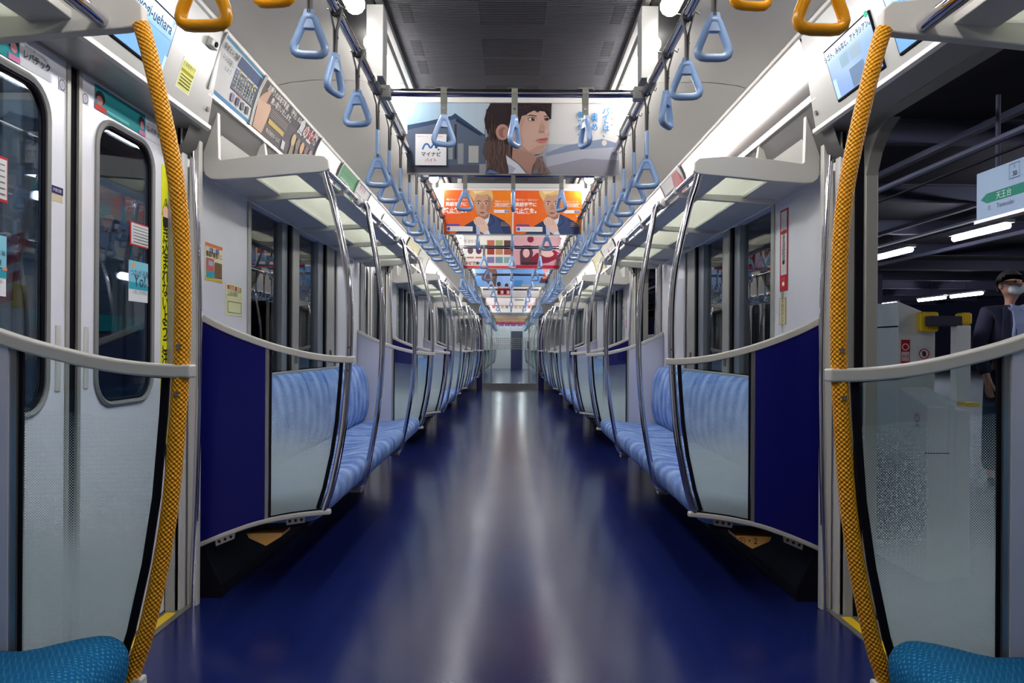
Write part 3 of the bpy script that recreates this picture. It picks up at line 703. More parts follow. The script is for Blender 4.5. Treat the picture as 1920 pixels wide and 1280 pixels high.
# ------------------------------------------------------------ luggage racks
PLATE = [(1.212, 2.082), (1.228, 2.078), (1.250, 1.99), (1.262, 1.92), (1.262, 1.775), (1.254, 1.742), (1.232, 1.726), (1.20, 1.724), (1.05, 1.733), (0.90, 1.748), (0.79, 1.757), (0.760, 1.762), (0.748, 1.770), (0.750, 1.806), (0.768, 1.822), (0.86, 1.830), (0.96, 1.830), (1.08, 1.818), (1.190, 1.803), (1.199, 1.810), (1.203, 1.99), (1.204, 2.06)]
ARM = [(1.185, 2.035), (1.235, 2.015), (1.262, 1.90), (1.276, 1.80), (1.265, 1.755), (1.235, 1.738), (1.15, 1.742), (0.95, 1.756), (0.80, 1.764), (0.80, 1.792), (0.95, 1.790), (1.12, 1.782), (1.165, 1.786), (1.180, 1.80), (1.172, 1.94)]
def rack(s, y0, y1, arms, label, low=0.0, near=True):
    t = thing('luggage_rack', (s * 1.0, y0, 1.75 - low), label, 'luggage rack', 'overhead luggage racks'); inv = Vector((-s * 1.0, 0, -1.75)); L = y1 - y0
    def off(p, y): return [Vector((s * a, y, b)) + inv for a, b in p]
    MB().extr(off(PLATE, 0), (0, 0.028, 0)).build('end_plate', M['alup'], t, bevel=0.003)
    MB().extr(off(PLATE, L - 0.028), (0, 0.028, 0)).build('end_plate', M['alup'], t, bevel=0.003)
    for a in arms: MB().extr(off(ARM, a - 0.014), (0, 0.028, 0)).build('rack_arm', M['alup'], t, bevel=0.003)
    tr0 = 0.0 if not low else 1.0
    c = off([(0.797 + 0.035 * tr0, 1.800 - 0.026 * tr0)], 0)[0]
    MB().tube([c + Vector((0, 0.02, 0)), c + Vector((0, L - 0.02, 0))], 0.0145 + 0.002 * tr0, 14, up=(0, 0, 1)).build('front_tube', M['chrome'], t, smooth=True)
    cl = MB()
    for a in arms: cl.tube([c + Vector((0, a - 0.012, 0)), c + Vector((0, a + 0.012, 0))], 0.019, 12, up=(0, 0, 1))
    cl.build('tube_collar', M['alup'], t, smooth=True)
    MB().extr(off([(0.822 + 0.07 * tr0, 1.776), (0.912 + 0.07 * tr0, 1.770), (0.912 + 0.07 * tr0, 1.788), (0.822 + 0.07 * tr0, 1.794)], 0.02), (0, L - 0.04, 0)).build('front_beam', M['alup'], t, bevel=0.002)
    MB().extr(off([(1.105, 1.765), (1.290, 1.758), (1.290, 1.780), (1.105, 1.786)], 0.02), (0, L - 0.04, 0)).build('rear_beam', M['alup'], t, bevel=0.002)
    MB().extr(off([(0.905, 1.783), (1.110, 1.776), (1.110, 1.781), (0.905, 1.788)], 0.02), (0, L - 0.04, 0)).build('shelf_glass', M['shelfglass'], t)
    bb = list(arms) + []
    lid = MB()
    for a in ([0.35] if L > 2 else []):
        lid.extr([p for p in [Vector((s * 1.215, 0.10, 1.985)) + inv, Vector((s * 1.215, 0.62, 1.985)) + inv, Vector((s * 1.258, 0.62, 1.84)) + inv, Vector((s * 1.258, 0.10, 1.84)) + inv]], (-s * 0.004, 0, 0))
    if lid.v: lid.build('inspection_lid', M['white'], t, bevel=0.002)
    return t
for s in (-1, 1):
    rack(s, 0.12, DOORS[0] - ZD + 0.03, [0.5, 0.95], 'low rack over the teal priority bench, %s' % SIDE[s], low=0.075)
    for k in range(3):
        y0 = DOORS[k] + ZD - 0.02
        rack(s, y0, DOORS[k + 1] - ZD + 0.02, [0.54, 1.50, 2.26, 3.00], 'metal luggage rack above the %s blue bench, %s' % (ORD[k], SIDE[s]))
    rack(s, DOORS[3] + ZD - 0.02, 19.43, [0.5, 1.0], 'short luggage rack beside the far end wall, %s' % SIDE[s])

# ------------------------------------------------------------ strap rails
BH = 1.996; BX = 0.50
CROSS = [2.86, 4.20, 5.88, 7.22, 8.55, 9.90, 11.3, 12.4, 13.7, 15.4, 16.75]
for s in (-1, 1):
    t = thing('strap_rail', (s * BX, Y0, BH), 'long chrome strap rail running the length of the car, %s' % SIDE[s], 'rail', 'strap rails')
    MB().tube([(0, 0.02, 0), (0, Y1 - Y0 - 0.02, 0)], 0.0150, 14, up=(0, 0, 1)).build('rail_tube', M['chrome'], t, smooth=True)
    for y in CROSS[::2]:
        y -= 0.10
        MB().box(-0.020, 0.040, y - Y0 - 0.045, y - Y0 + 0.045, 0.01, 2.262 - BH).build('rail_hanger', M['white'], t, bevel=0.002) if s < 0 else MB().box(-0.040, 0.020, y - Y0 - 0.045, y - Y0 + 0.045, 0.01, 2.262 - BH).build('rail_hanger', M['white'], t, bevel=0.002)
        MB().tube([(0, y - Y0 - 0.05, 0), (0, y - Y0 + 0.05, 0)], 0.021, 12, up=(0, 0, 1)).build('rail_collar', M['steel'], t, smooth=True)
for i, y in enumerate(CROSS):
    t = thing('cross_rail', (0, y, BH), 'chrome rail spanning the aisle, %s from the camera' % ordw(i), 'rail', 'cross rails')
    MB().tube([(-BX + 0.03, 0, 0), (BX - 0.03, 0, 0)], 0.0150, 14, up=(0, 0, 1)).build('rail_tube', M['chrome'], t, smooth=True)
    for s in (-1, 1): MB().box(s * 0.475 - 0.022, s * 0.475 + 0.022, -0.024, 0.024, -0.024, 0.024).build('rail_joint', M['white'], t, bevel=0.005)

# ------------------------------------------------------------ hand straps
def ring_path(scale=1.0):
    c = [(-0.046, -0.098), (0.046, -0.098), (0.010, -0.006), (-0.010, -0.006)]; rad = [0.020, 0.020, 0.010, 0.010]; out = []
    n = len(c)
    for i in range(n):
        p, a, b = Vector(c[i]), Vector(c[i - 1]), Vector(c[(i + 1) % n]); da, db = (a - p).normalized(), (b - p).normalized()
        ang = da.angle(db); d = min(rad[i] / math.tan(ang / 2), 0.4 * min((a - p).length, (b - p).length))
        s0, s1 = p + da * d, p + db * d
        for k in range(5):
            t = k / 4; q = s0 * (1 - t) ** 2 + p * 2 * t * (1 - t) + s1 * t * t; out.append((q.x, 0, q.y))
    return out
def make_strap(colour, long, cross=False, name='hand_strap'):
    m = M['ystrap'] if colour == 'y' else M['bstrap']
    t = thing(name, (0, 0, 0), None, 'hand strap'); rp = ring_path(); apex = (-0.339 if colour == 'y' else -0.256) if long else -0.137
    if cross: apex = -0.095
    rg = MB().tube(rp, 0.0100, 10, closed=True, up=(0, 1, 0), a=1.0, b=1.05)
    rg.extr([(-0.023, -0.0085, -0.034), (0.023, -0.0085, -0.034), (0.0115, -0.0085, 0.012), (-0.0115, -0.0085, 0.012)], (0, 0.017, 0))
    r_ = rg.build('grip_ring', m, t, smooth=True); r_.location = (0, 0, apex)
    b = MB(); wd = 0.020
    bm_ = M['beltl'] if cross else M['belt']
    if cross:
        b.ribbon([(0, 0.017, 0.0), (0, 0.004, -0.045), (0, 0.003, apex + 0.004)], 0.023, 0.003, (1, 0, 0)); b.ribbon([(0, -0.017, 0.0), (0, -0.004, -0.045), (0, -0.003, apex + 0.004)], 0.023, 0.003, (1, 0, 0))
        b.tube([(-0.0115, 0, 0), (0.0115, 0, 0)], 0.0185, 12, up=(0, 0, 1))
    else:
        b.ribbon([(0.018, 0, -0.0), (0.004, 0, -0.055), (0.0025, 0, apex + 0.004)], wd, 0.0035, (0, 1, 0)); b.ribbon([(-0.018, 0, -0.0), (-0.004, 0, -0.055), (-0.0025, 0, apex + 0.004)], wd, 0.0035, (0, 1, 0))
        b.tube([(0, -0.010, 0), (0, 0.010, 0)], 0.0185, 12, up=(0, 0, 1))
    b.build('belt', bm_, t)
    c = MB()
    if cross: c.box(-0.03, 0.03, -0.006, 0.006, 0.017, 0.021); c.disc((0, -0.0055, -0.06), 0.004, (0, -1, 0), 0.002, 8)
    else: c.tube([(0.016, -0.014, 0.004), (0.030, -0.014, -0.004), (0.032, -0.014, 0.008)], 0.0022, 5); c.tube([(-0.016, 0.012, 0.004), (-0.028, 0.012, 0.006)], 0.0022, 5); c.disc((0.006, 0, -0.08), 0.004, (1, 0, 0), 0.002, 8)
    c.build('belt_clip', M['steel'], t)
    if long: MB().box(-0.0065, 0.0065, -0.0125, 0.0125, apex + 0.014, apex + 0.108).build('belt_sleeve', m, t, bevel=0.004, seg=2)
    return t
protos = {}
def place_strap(key, loc, label, group, twist=0.0, sway=0.0):
    if key not in protos:
        t = make_strap(*key); protos[key] = t; CH_OF['_' + str(key)] = list(t.children); kids = list(t.children); first = True
        protos[key] = (t, kids); c = t; cs = kids
    else:
        src, kids = protos[key]; c = src.copy(); COL.objects.link(c); cs = []
        for ch in kids: d = ch.copy(); COL.objects.link(d); d.parent = c; cs.append(d)
    c.location = loc; c['label'] = label; c['group'] = group; c['category'] = 'hand strap'; c.rotation_euler = (0, sway, 0)
    for d in cs:
        if d.name.startswith('grip_ring'): d.rotation_euler = (0, 0, twist)
ys_s = []
base = 1.60
for k in range(4):
    b0 = base + 4.94 * k
    if k == 0: ys_s += [(b0 + 0.285 * i, False) for i in range(4)]
    else: ys_s += [(5.53 + 4.94 * (k - 1) + 0.29 * i, False) for i in range(7)]
    ys_s += [(2.83 + 4.94 * k + 0.30 * i, True) for i in range(9) if 2.83 + 4.94 * k + 0.30 * i < 19.1]
rnd = random.Random(3)
for s in (-1, 1):
    place_strap(('y', True), (s * BX, 1.235, BH), 'large low-hanging yellow hand strap above the priority bench, %s' % SIDE[s], 'yellow hand straps', twist=0.05 * s)
    place_strap(('y', False), (s * BX, 1.60, BH), 'yellow hand strap just in front of the blue ones, %s' % SIDE[s], 'yellow hand straps', twist=0.12 * s)
    j = 0
    for y, lg in ys_s[1:]:
        tw = rnd.uniform(-0.22, 0.22) + s * 0.0
        if s < 0 and abs(y - 2.17) < 0.05: tw = 1.25
        if s < 0 and abs(y - 1.885) < 0.05: tw = 0.1
        if rnd.random() < 0.06: tw = 1.0
        place_strap(('b', lg), (s * BX, y + rnd.uniform(-0.01, 0.01), BH), 'light blue hand strap, %s blue one from the camera on the %s rail' % (ordw(j), SIDE[s]), 'blue hand straps on the long rails', twist=tw, sway=rnd.uniform(-0.02, 0.02)); j += 1
TW = [(0.35, 1.15, -1.2), (0.15, 1.5, -1.0), (1.4, 1.45, 0.2), (0.6, 0.75, -1.2), (0.2, 1.3, -0.4)]
for i, y in enumerate(CROSS):
    for q, x in enumerate((-0.255, 0.010, 0.275)):
        place_strap(('b', False, True, 'aisle_strap'), (x, y, BH), 'light blue hand strap, %s along the %s cross rail' % (('first', 'middle', 'last')[q], ordw(i)), 'blue hand straps over the aisle', twist=TW[i % 5][q])

# ============================================================ POSTERS OVER THE AISLE
PY = [3.70, 5.66, 8.10, 10.45, 12.6, 15.0, 18.1]
PLAB = ['wide hanging poster of a long-haired young man looking up before tiled roofs', 'pair of orange hanging posters of a blond man with hand on chin',
        'white and pink hanging poster pair with small picture squares and red strip', 'sky blue hanging poster with brown rock shapes and orange lettering',
        'white hanging magazine poster with small text and red block', 'plain pale hanging poster with green line', 'last hanging poster, pale with small colour patches']
def poster(i):
    y = PY[i]; t = thing('hanging_poster', (0, y, 1.885), PLAB[i], 'poster', 'posters hung over the aisle')
    top = 2.232; hw = 0.504
    MB().box(-hw, hw, -0.001, 0.001, 0.0, top - 1.885).build('poster_sheet', colm((214, 214, 216)), t)
    MB().box(-hw - 0.01, hw + 0.01, -0.012, 0.012, top - 1.885 - 0.004, top - 1.885 + 0.030).build('poster_holder', M['alup'], t, bevel=0.003)
    MB().box(-hw, hw, -0.003, 0.003, -0.006, 0.004).build('bottom_strip', M['gasket'], t)
    MB().box(-0.40, -0.37, -0.008, 0.008, 0.377, 0.42).box(0.37, 0.40, -0.008, 0.008, 0.377, 0.42).build('holder_bracket', M['alup'], t)
    return t
def in_poster(t, i, cx, cy):   # crop coordinates -> point on the sheet
    y = PY[i]
    def S(u, v, L=0):
        p = P(cx(u), cy(v), y); return Vector((p.x, -0.0016 - 0.0001 * L, p.z - 1.885))
    return S
T = [poster(i) for i in range(7)]
c4x = lambda u: 760 + u / 4.683; c4y = lambda v: 180 + v / 4.683
def lerp(a, b, t): return tuple(a[i] + (b[i] - a[i]) * t for i in range(3))
# poster one: portrait
a = Art(in_poster(T[0], 0, c4x, c4y)); a.dim = 0.84
for k in range(24):
    u0, u1 = 4 + 1862 * k / 24, 4 + 1862 * (k + 1) / 24; t_ = k / 23
    a.L = 1; a.rect(u0, 66, u1, 686, lerp((150, 182, 206), (216, 212, 210), min(1, t_ * 1.35)))
for k in range(6): a.L = 2; a.rect(4, 420 + 44 * k, 1866, 464 + 44 * k, lerp((178, 186, 196), (158, 150, 158), k / 5))
a.L = 4
a.poly([(4, 275), (200, 240), (390, 190), (425, 160), (480, 200), (690, 350), (700, 686), (4, 686)], (86, 98, 118))
a.poly([(4, 262), (180, 228), (395, 178), (425, 155), (455, 178), (690, 345), (670, 352), (425, 205), (200, 262), (4, 305)], (44, 66, 98))
a.poly([(440, 200), (660, 345), (640, 350), (430, 225)], (34, 44, 66))
a.rect(365, 395, 405, 560, (150, 156, 164)); a.rect(450, 420, 500, 600, (140, 144, 150)); a.rect(545, 440, 632, 588, (172, 172, 168)); a.rect(420, 250, 440, 560, (50, 56, 70))
a.rect(4, 610, 690, 686, (82, 84, 98)); a.rect(640, 600, 700, 686, (150, 150, 156))
a.poly([(1225, 500), (1400, 432), (1600, 395), (1720, 372), (1866, 415), (1866, 540), (1500, 600), (1230, 620)], (132, 144, 168))
a.poly([(1225, 530), (1500, 470), (1866, 440), (1866, 560), (1400, 610), (1230, 620)], (176, 178, 190)); a.poly([(1240, 620), (1560, 545), (1866, 560), (1866, 686), (1240, 686)], (148, 146, 158))
a.ell(1735, 408, 22, 26, (214, 204, 190))
hair, hair2, skin, skin2 = (50, 38, 42), (92, 72, 68), (206, 168, 152), (176, 134, 120)
a.poly([(735, 66), (1270, 66), (1268, 200), (985, 300), (960, 420), (925, 560), (880, 686), (690, 686), (720, 610), (668, 500), (684, 420), (722, 360), (690, 275), (680, 210), (700, 130)], hair)
a.poly([(700, 360), (780, 380), (905, 440), (925, 560), (890, 686), (690, 686), (722, 610), (670, 500)], hair2)
hr = random.Random(11)
def strand(x0, y0, x1, y1, amp, wl, wdt, col):
    ph = hr.uniform(0, 6.28); a.line([(x0 + (x1 - x0) * q / 14 + amp * (q / 14) * math.sin(ph + q / 14 * (y1 - y0) / wl), y0 + (y1 - y0) * q / 14) for q in range(15)], wdt, col)
for k in range(34):
    x = hr.uniform(715, 900); x1 = 690 + (x - 700) * hr.uniform(0.8, 1.15); strand(x, hr.uniform(250, 400), x1, hr.uniform(600, 684), hr.uniform(8, 22), 38, hr.uniform(4, 9), lerp((58, 44, 44), (126, 100, 90), hr.random()))
for k in range(8): strand(700 + 10 * k, 120 + 10 * k, 690 + 14 * k, 400, 5, 60, 5, lerp((40, 30, 34), (82, 64, 62), hr.random()))
a.poly([(1135, 548), (1172, 530), (1205, 580), (1238, 686), (1105, 686)], (122, 98, 92))
for k in range(14): strand(hr.uniform(1140, 1200), hr.uniform(525, 560), hr.uniform(1110, 1262), 684, 12, 34, hr.uniform(3, 7), lerp((84, 64, 62), (160, 130, 120), hr.random()))
a.poly([(935, 400), (1120, 510), (1142, 560), (1105, 620), (1095, 686), (990, 686), (925, 560)], skin2)
a.poly([(965, 300), (1010, 180), (1120, 130), (1210, 140), (1250, 200), (1238, 260), (1246, 320), (1250, 345), (1236, 360), (1240, 392), (1228, 420), (1212, 470), (1170, 512), (1110, 520), (1010, 480), (930, 440), (905, 380), (890, 300)], skin)
a.poly([(905, 330), (960, 380), (1040, 460), (1110, 520), (1010, 480), (930, 440)], (186, 146, 132))
a.ell(842, 322, 60, 70, (186, 142, 128)); a.ell(846, 325, 38, 46, (150, 104, 94)); a.ell(870, 330, 26, 40, (180, 138, 124))
a.poly([(940, 66), (1272, 66), (1262, 190), (1235, 140), (1195, 105), (1150, 150), (1100, 120), (1050, 170), (1010, 180), (985, 260), (930, 300), (900, 200)], hair)
for k in range(16): strand(hr.uniform(960, 1255), 68, hr.uniform(940, 1120) if k % 2 else hr.uniform(1180, 1262), hr.uniform(110, 150), 4, 50, 4, lerp((40, 30, 34), (84, 66, 64), hr.random()))
a.poly([(1150, 440), (1212, 430), (1190, 492), (1130, 515), (1060, 497)], (192, 150, 136)); a.poly([(985, 300), (1010, 205), (1040, 190), (1010, 300), (1020, 420), (985, 380)], (196, 156, 140)); a.poly([(1216, 300), (1240, 290), (1246, 330), (1222, 350)], (216, 180, 164))
a.poly([(1040, 186), (1085, 168), (1140, 178), (1138, 186), (1085, 178)], (70, 50, 46)); a.poly([(1200, 178), (1240, 176), (1245, 184), (1205, 186)], (70, 50, 46))
a.ell(1100, 208, 40, 19, (122, 86, 78)); a.ell(1102, 209, 34, 13, (220, 208, 204)); a.ell(1108, 208, 17, 14, (40, 26, 28)); a.ell(1112, 203, 4, 4, (240, 240, 240))
a.ell(1226, 208, 22, 15, (122, 86, 78)); a.ell(1230, 208, 12, 11, (40, 26, 28))
a.poly([(1186, 215), (1212, 285), (1206, 312), (1180, 322), (1160, 308), (1172, 298)], (190, 148, 134)); a.poly([(1165, 318), (1205, 312), (1200, 324), (1170, 326)], (150, 104, 96))
a.poly([(1130, 390), (1175, 378), (1240, 372), (1234, 388), (1180, 394)], (172, 88, 86)); a.poly([(1132, 392), (1180, 396), (1232, 390), (1222, 408), (1178, 416)], (204, 122, 116))
a.poly([(872, 520), (905, 540), (990, 600), (1060, 686), (925, 686), (885, 600)], (214, 214, 226)); a.line([(872, 522), (985, 600), (1055, 684)], 9, (110, 104, 112)); a.poly([(890, 600), (960, 640), (930, 686), (900, 686)], (176, 178, 196))
a.poly([(690, 686), (735, 650), (820, 686)], (84, 122, 172)); a.poly([(1105, 686), (1140, 640), (1160, 686)], (120, 118, 130))
a.rect(80, 345, 352, 618, (232, 232, 234)); a.L += 1
sq = [(142, 480), (160, 440), (178, 428), (196, 440), (206, 462), (216, 468), (226, 452), (240, 432), (254, 440), (262, 470), (270, 452), (292, 404)]
a.line(sq[:5] + sq[4:], 15, (42, 112, 184)); a.rect(276, 474, 290, 487, (40, 60, 120))
a.text('マイナビ', 217, 520, 44, (60, 60, 62), -1, bold=0.025); a.text('バイト', 217, 572, 36, (206, 74, 70), -1, bold=0.012)
a.text('明日をもっと、よくする仕事を。', 216, 367, 16, (206, 104, 96), -1)
for body, u, v in (('バイトは、', 1745, 235), ('未来の', 1645, 228), ('第一歩。', 1530, 245)): a.text(body, u, v, 62, (44, 140, 204), -1, vertical=True, bold=0.03)
for v in (148, 204, 258): a.ell(1797, v, 6, 9, (206, 130, 70), 8)
a.build('portrait_print', T[0])
# poster two: the orange pair
def orange(a, d):
    O = lambda pts: [(x + d, y) for x, y in pts]
    for k in range(10): a.L = 1; a.rect(332 + d + 60 * k, 828, 332 + d + 60 * (k + 1), 1216, lerp((232, 96, 44), (238, 132, 34), k / 9))
    a.L = 4
    a.poly(O([(420, 1216), (520, 1135), (600, 1088), (640, 1060), (735, 1030), (800, 1062), (870, 1100), (915, 1140), (925, 1216)]), (50, 64, 98))
    a.poly(O([(740, 1040), (800, 1062), (860, 1216), (700, 1216)]), (62, 78, 116)); a.line(O([(745, 1045), (775, 1100), (720, 1150)]), 5, (30, 40, 66))
    a.poly(O([(640, 1060), (735, 1030), (725, 1100), (700, 1160), (660, 1120)]), (222, 224, 236))
    a.poly(O([(618, 1010), (732, 1010), (724, 1068), (690, 1086), (640, 1070)]), (160, 116, 96))
    a.poly(O([(600, 862), (742, 862), (750, 930), (742, 985), (722, 1032), (690, 1058), (655, 1058), (620, 1028), (604, 985), (597, 920)]), (196, 150, 126))
    a.poly(O([(720, 880), (746, 900), (742, 985), (716, 1030), (700, 1000), (712, 940)]), (172, 124, 102))
    a.ell(756 + d, 935, 10, 26, (182, 134, 112)); a.ell(594 + d, 935, 8, 24, (182, 134, 112))
    a.poly(O([(552, 830), (750, 830), (764, 880), (752, 925), (742, 885), (712, 862), (660, 872), (620, 866), (602, 900), (596, 925), (575, 895), (560, 870)]), (222, 184, 118))
    a.poly(O([(580, 832), (700, 832), (650, 852), (600, 860)]), (240, 212, 156))
    for e in (634, 702):
        a.poly(O([(e - 24, 928), (e, 918), (e + 22, 924), (e + 20, 930), (e, 926)]), (84, 58, 46)); a.ell(e + d, 944, 17, 7, (220, 206, 198)); a.ell(e + d, 944, 8, 7, (40, 28, 26))
    a.poly(O([(662, 948), (676, 948), (690, 990), (668, 1000), (648, 990)]), (180, 132, 110)); a.poly(O([(636, 1024), (668, 1018), (700, 1024), (668, 1036)]), (142, 84, 78))
    a.poly(O([(590, 1096), (612, 1068), (640, 1060), (676, 1076), (700, 1104), (722, 1150), (724, 1196), (690, 1216), (650, 1190), (640, 1150), (604, 1128)]), (226, 188, 168))
    for q in range(4): a.line(O([(604 + 20 * q, 1078 - 2 * q), (612 + 22 * q, 1112), (628 + 18 * q, 1132)]), 3, (176, 130, 112))
    a.poly(O([(612, 1130), (640, 1150), (655, 1216), (620, 1216)]), (180, 186, 216)); a.poly(O([(690, 1196), (724, 1180), (740, 1216), (684, 1216)]), (214, 218, 232))
    W_ = (246, 236, 230)
    a.text('“聞けない” “話せない”', 446 + d, 912, 20, W_, -1); a.text('英語学習に', 440 + d, 952, 38, W_, -1, bold=0.03); a.text('終止符を。', 446 + d, 1006, 46, W_, -1, bold=0.035)
    a.line(O([(362, 1032), (480, 1030)]), 4, W_)
    a.text('英語コーチング', 840 + d, 926, 17, W_, -1); a.rect(770 + d, 942, 912 + d, 945, W_); a.text('PROGRIT', 841 + d, 958, 28, W_, -1, bold=0.02); a.rect(770 + d, 970, 912 + d, 973, W_)
    a.rect(770 + d, 1000, 905 + d, 1026, W_); a.text('プログリット', 815 + d, 1013, 17, (60, 70, 130), -1); a.rect(865 + d, 1003, 903 + d, 1023, (70, 80, 160)); a.text('検索', 884 + d, 1013, 14, W_, -1)
    a.rect(356 + d, 1128, 470 + d, 1142, (70, 84, 170)); a.rect(356 + d, 1148, 585 + d, 1190, (232, 228, 226)); a.ell(375 + d, 1168, 15, 15, (50, 70, 150)); a.text('TOEIC', 375 + d, 1168, 8, W_, -1)
    for q in range(2): a.rect(400 + d, 1158 + 14 * q, 575 + d, 1162 + 14 * q, (200, 186, 184))
    for q in range(3): a.rect(830 + d, 1110 + 14 * q, 915 + d, 1113 + 14 * q, (200, 170, 150))
a = Art(in_poster(T[1], 1, c4x, c4y)); orange(a, 0); a.L = 1; orange(a, 612); a.build('portrait_print', T[1])
# posters three to seven
c5x = lambda u: 860 + u / 9.6; c5y = lambda v: 440 + v / 9.6
a = Art(in_poster(T[2], 2, c5x, lambda v: 440 + v / 9.6))
a.rect(88, -30, 950, 560, (214, 210, 204)); a.rect(960, -30, 1835, 560, (196, 150, 158)); a.rect(88, 562, 950, 603, (206, 60, 74)); a.rect(960, 545, 1835, 603, (176, 34, 56))
rr = random.Random(5)
for q in range(3):
    for j in range(3): a.L = 6; a.rect(500 + 152 * q, 100 + 150 * j, 632 + 152 * q, 210 + 150 * j, [(176, 96, 80), (150, 60, 40), (120, 116, 160), (150, 158, 110), (180, 130, 90), (110, 140, 150), (90, 60, 56), (160, 84, 70), (130, 160, 156)][q * 3 + j])
for q in range(2): a.ell(200 + 150 * q, 290, 52, 62, ((92, 70, 74), (104, 44, 70))[q]); a.rect(140 + 150 * q, 400, 260 + 150 * q, 430, (186, 110, 96))
a.text('リコリコ', 200, 120, 62, (60, 52, 52), -1, bold=0.02); a.text('好評', 175, 515, 62, (190, 60, 60), -1, bold=0.03); a.text('発売中', 330, 515, 62, (60, 60, 50), -1, bold=0.03)
a.poly([(1100, 600 - 60), (1090, 300), (1150, 190), (1290, 190), (1330, 320), (1300, 480), (1250, 545)], (88, 56, 66)); a.ell(1205, 330, 62, 80, (208, 164, 160)); a.poly([(1280, 430), (1400, 320), (1560, 400), (1700, 260), (1800, 330), (1780, 420), (1600, 500), (1300, 545)], (128, 28, 52)); a.ell(1590, 340, 110, 60, (206, 166, 160)); a.ell(1280, 80, 60, 60, (120, 40, 60)); a.rect(1120, 490, 1400, 540, (60, 40, 50))
for q in range(5): a.rect(1700 + 24 * q, 430, 1704 + 24 * q, 540, (170, 40, 60))
a.build('printed_design', T[2])
a = Art(in_poster(T[3], 3, c5x, c5y))
for k in range(8): a.L = 1; a.rect(282 + 168 * k, 590, 282 + 168 * (k + 1), 930, lerp((142, 172, 218), (96, 140, 196), abs(k - 3.5) / 4 if k < 4 else 1))
a.L = 3; a.poly([(540, 600), (660, 610), (690, 700), (660, 930), (560, 930), (500, 850), (420, 820), (400, 770), (480, 640)], (92, 68, 62)); a.ell(600, 700, 70, 90, (108, 82, 72)); a.ell(716, 890, 36, 44, (60, 46, 50)); a.ell(856, 910, 34, 34, (60, 46, 50))
a.poly([(980, 930), (1000, 820), (1150, 812), (1130, 930)], (70, 120, 170)); a.poly([(1440, 860), (1480, 760), (1600, 800), (1590, 870)], (60, 46, 60)); a.text('決戦', 1560, 720, 105, (232, 92, 40), -1, bold=0.05, vertical=True); a.rect(1120, 890, 1620, 925, (150, 152, 140))
a.build('printed_design', T[3])
a = Art(in_poster(T[4], 4, c5x, c5y))
a.L = 1; a.rect(406, 930, 1520, 1140, (206, 202, 200)); a.rect(690, 950, 925, 1085, (178, 66, 66))
for q in range(4): a.L = 5; a.ell(720 + 55 * q, 1035, 24, 36, (60, 40, 46) if q % 2 == 0 else (206, 170, 160))
for q in range(6): a.L = 5; a.rect(430, 960 + 28 * q, 640 - 20 * (q % 3), 968 + 28 * q, (120, 116, 116)); a.rect(1000, 960 + 28 * q, 1480 - 40 * (q % 2), 965 + 28 * q, (166, 158, 150))
a.build('printed_design', T[4])
a = Art(in_poster(T[5], 5, c5x, c5y)); a.L = 1; a.rect(480, 1144, 1440, 1270, (218, 208, 208)); a.rect(1000, 1158, 1170, 1185, (96, 140, 106)); a.rect(500, 1158, 700, 1164, (190, 180, 180)); a.rect(1200, 1158, 1420, 1164, (206, 160, 160)); a.build('printed_design', T[5])
a = Art(in_poster(T[6], 6, lambda u: 800 + u / 6, lambda v: 560 + v / 6)); a.L = 1; a.rect(715, 60, 1195, 118, (206, 198, 196)); rr = random.Random(2)
for q in range(9): a.L = 4; a.ell(750 + 50 * q, 90, 18, 18, [(180, 90, 80), (150, 170, 110), (190, 160, 90), (90, 130, 160)][q % 4], 8)
a.build('printed_design', T[6])

# ============================================================ CURVED SIDE ADS
def ad_surf(s, y0, root):
    arc = [0]
    for p, q in zip(ADP, ADP[1:]): arc.append(arc[-1] + math.hypot(p[0] - q[0], p[1] - q[1]))
    H = arc[-1]
    def S(u, v, L=0):   # u along the car away from the camera, v 0 (bottom) .. 1 (top)
        d = (1 - v) * H; i = 0
        while i < len(arc) - 2 and d > arc[i + 1]: i += 1
        t = (d - arc[i]) / (arc[i + 1] - arc[i]); x = ADP[i][0] + (ADP[i + 1][0] - ADP[i][0]) * t; z = ADP[i][1] + (ADP[i + 1][1] - ADP[i][1]) * t
        o = 0.003 + 0.00012 * L
        return Vector((s * (x - o), y0 + u, z - o * 0.35)) - root
    return S, H
def side_ad(s, y0, W_, label, draw, base=(232, 232, 230)):
    loc = Vector((s * 1.13, y0 + W_ / 2, 2.04)); t = thing('side_advert', loc, label, 'advert', 'curved adverts above the racks')
    S, H = ad_surf(s, y0, loc)
    b = Art(S); b.dim = 0.72; b.rough = 0.5; b.L = 0; b.rect(0, 0.0, W_, 1.0, base, n=8); b.build('advert_sheet', t)
    for u in (0.0, W_):
        MB().ribbon([S(u, v / 8, 30) for v in range(9)], 0.012, 0.008, (0, 1, 0)).build('advert_clip', M['gasket'], t)
    a = Art(S); a.dim = 0.72; a.rough = 0.5; a.L = 2
    if s > 0: a.S = lambda u, v, L=0, S=S: S(W_ - u, v, L)
    draw(a, W_); a.build('advert_print', t)
def R8(a, *k): a.rect(*k, n=6)
def tx(a, b, u, v, sz, c, **k): a.text(b, u, v, sz, c, vdir=1 / 0.245, **k)
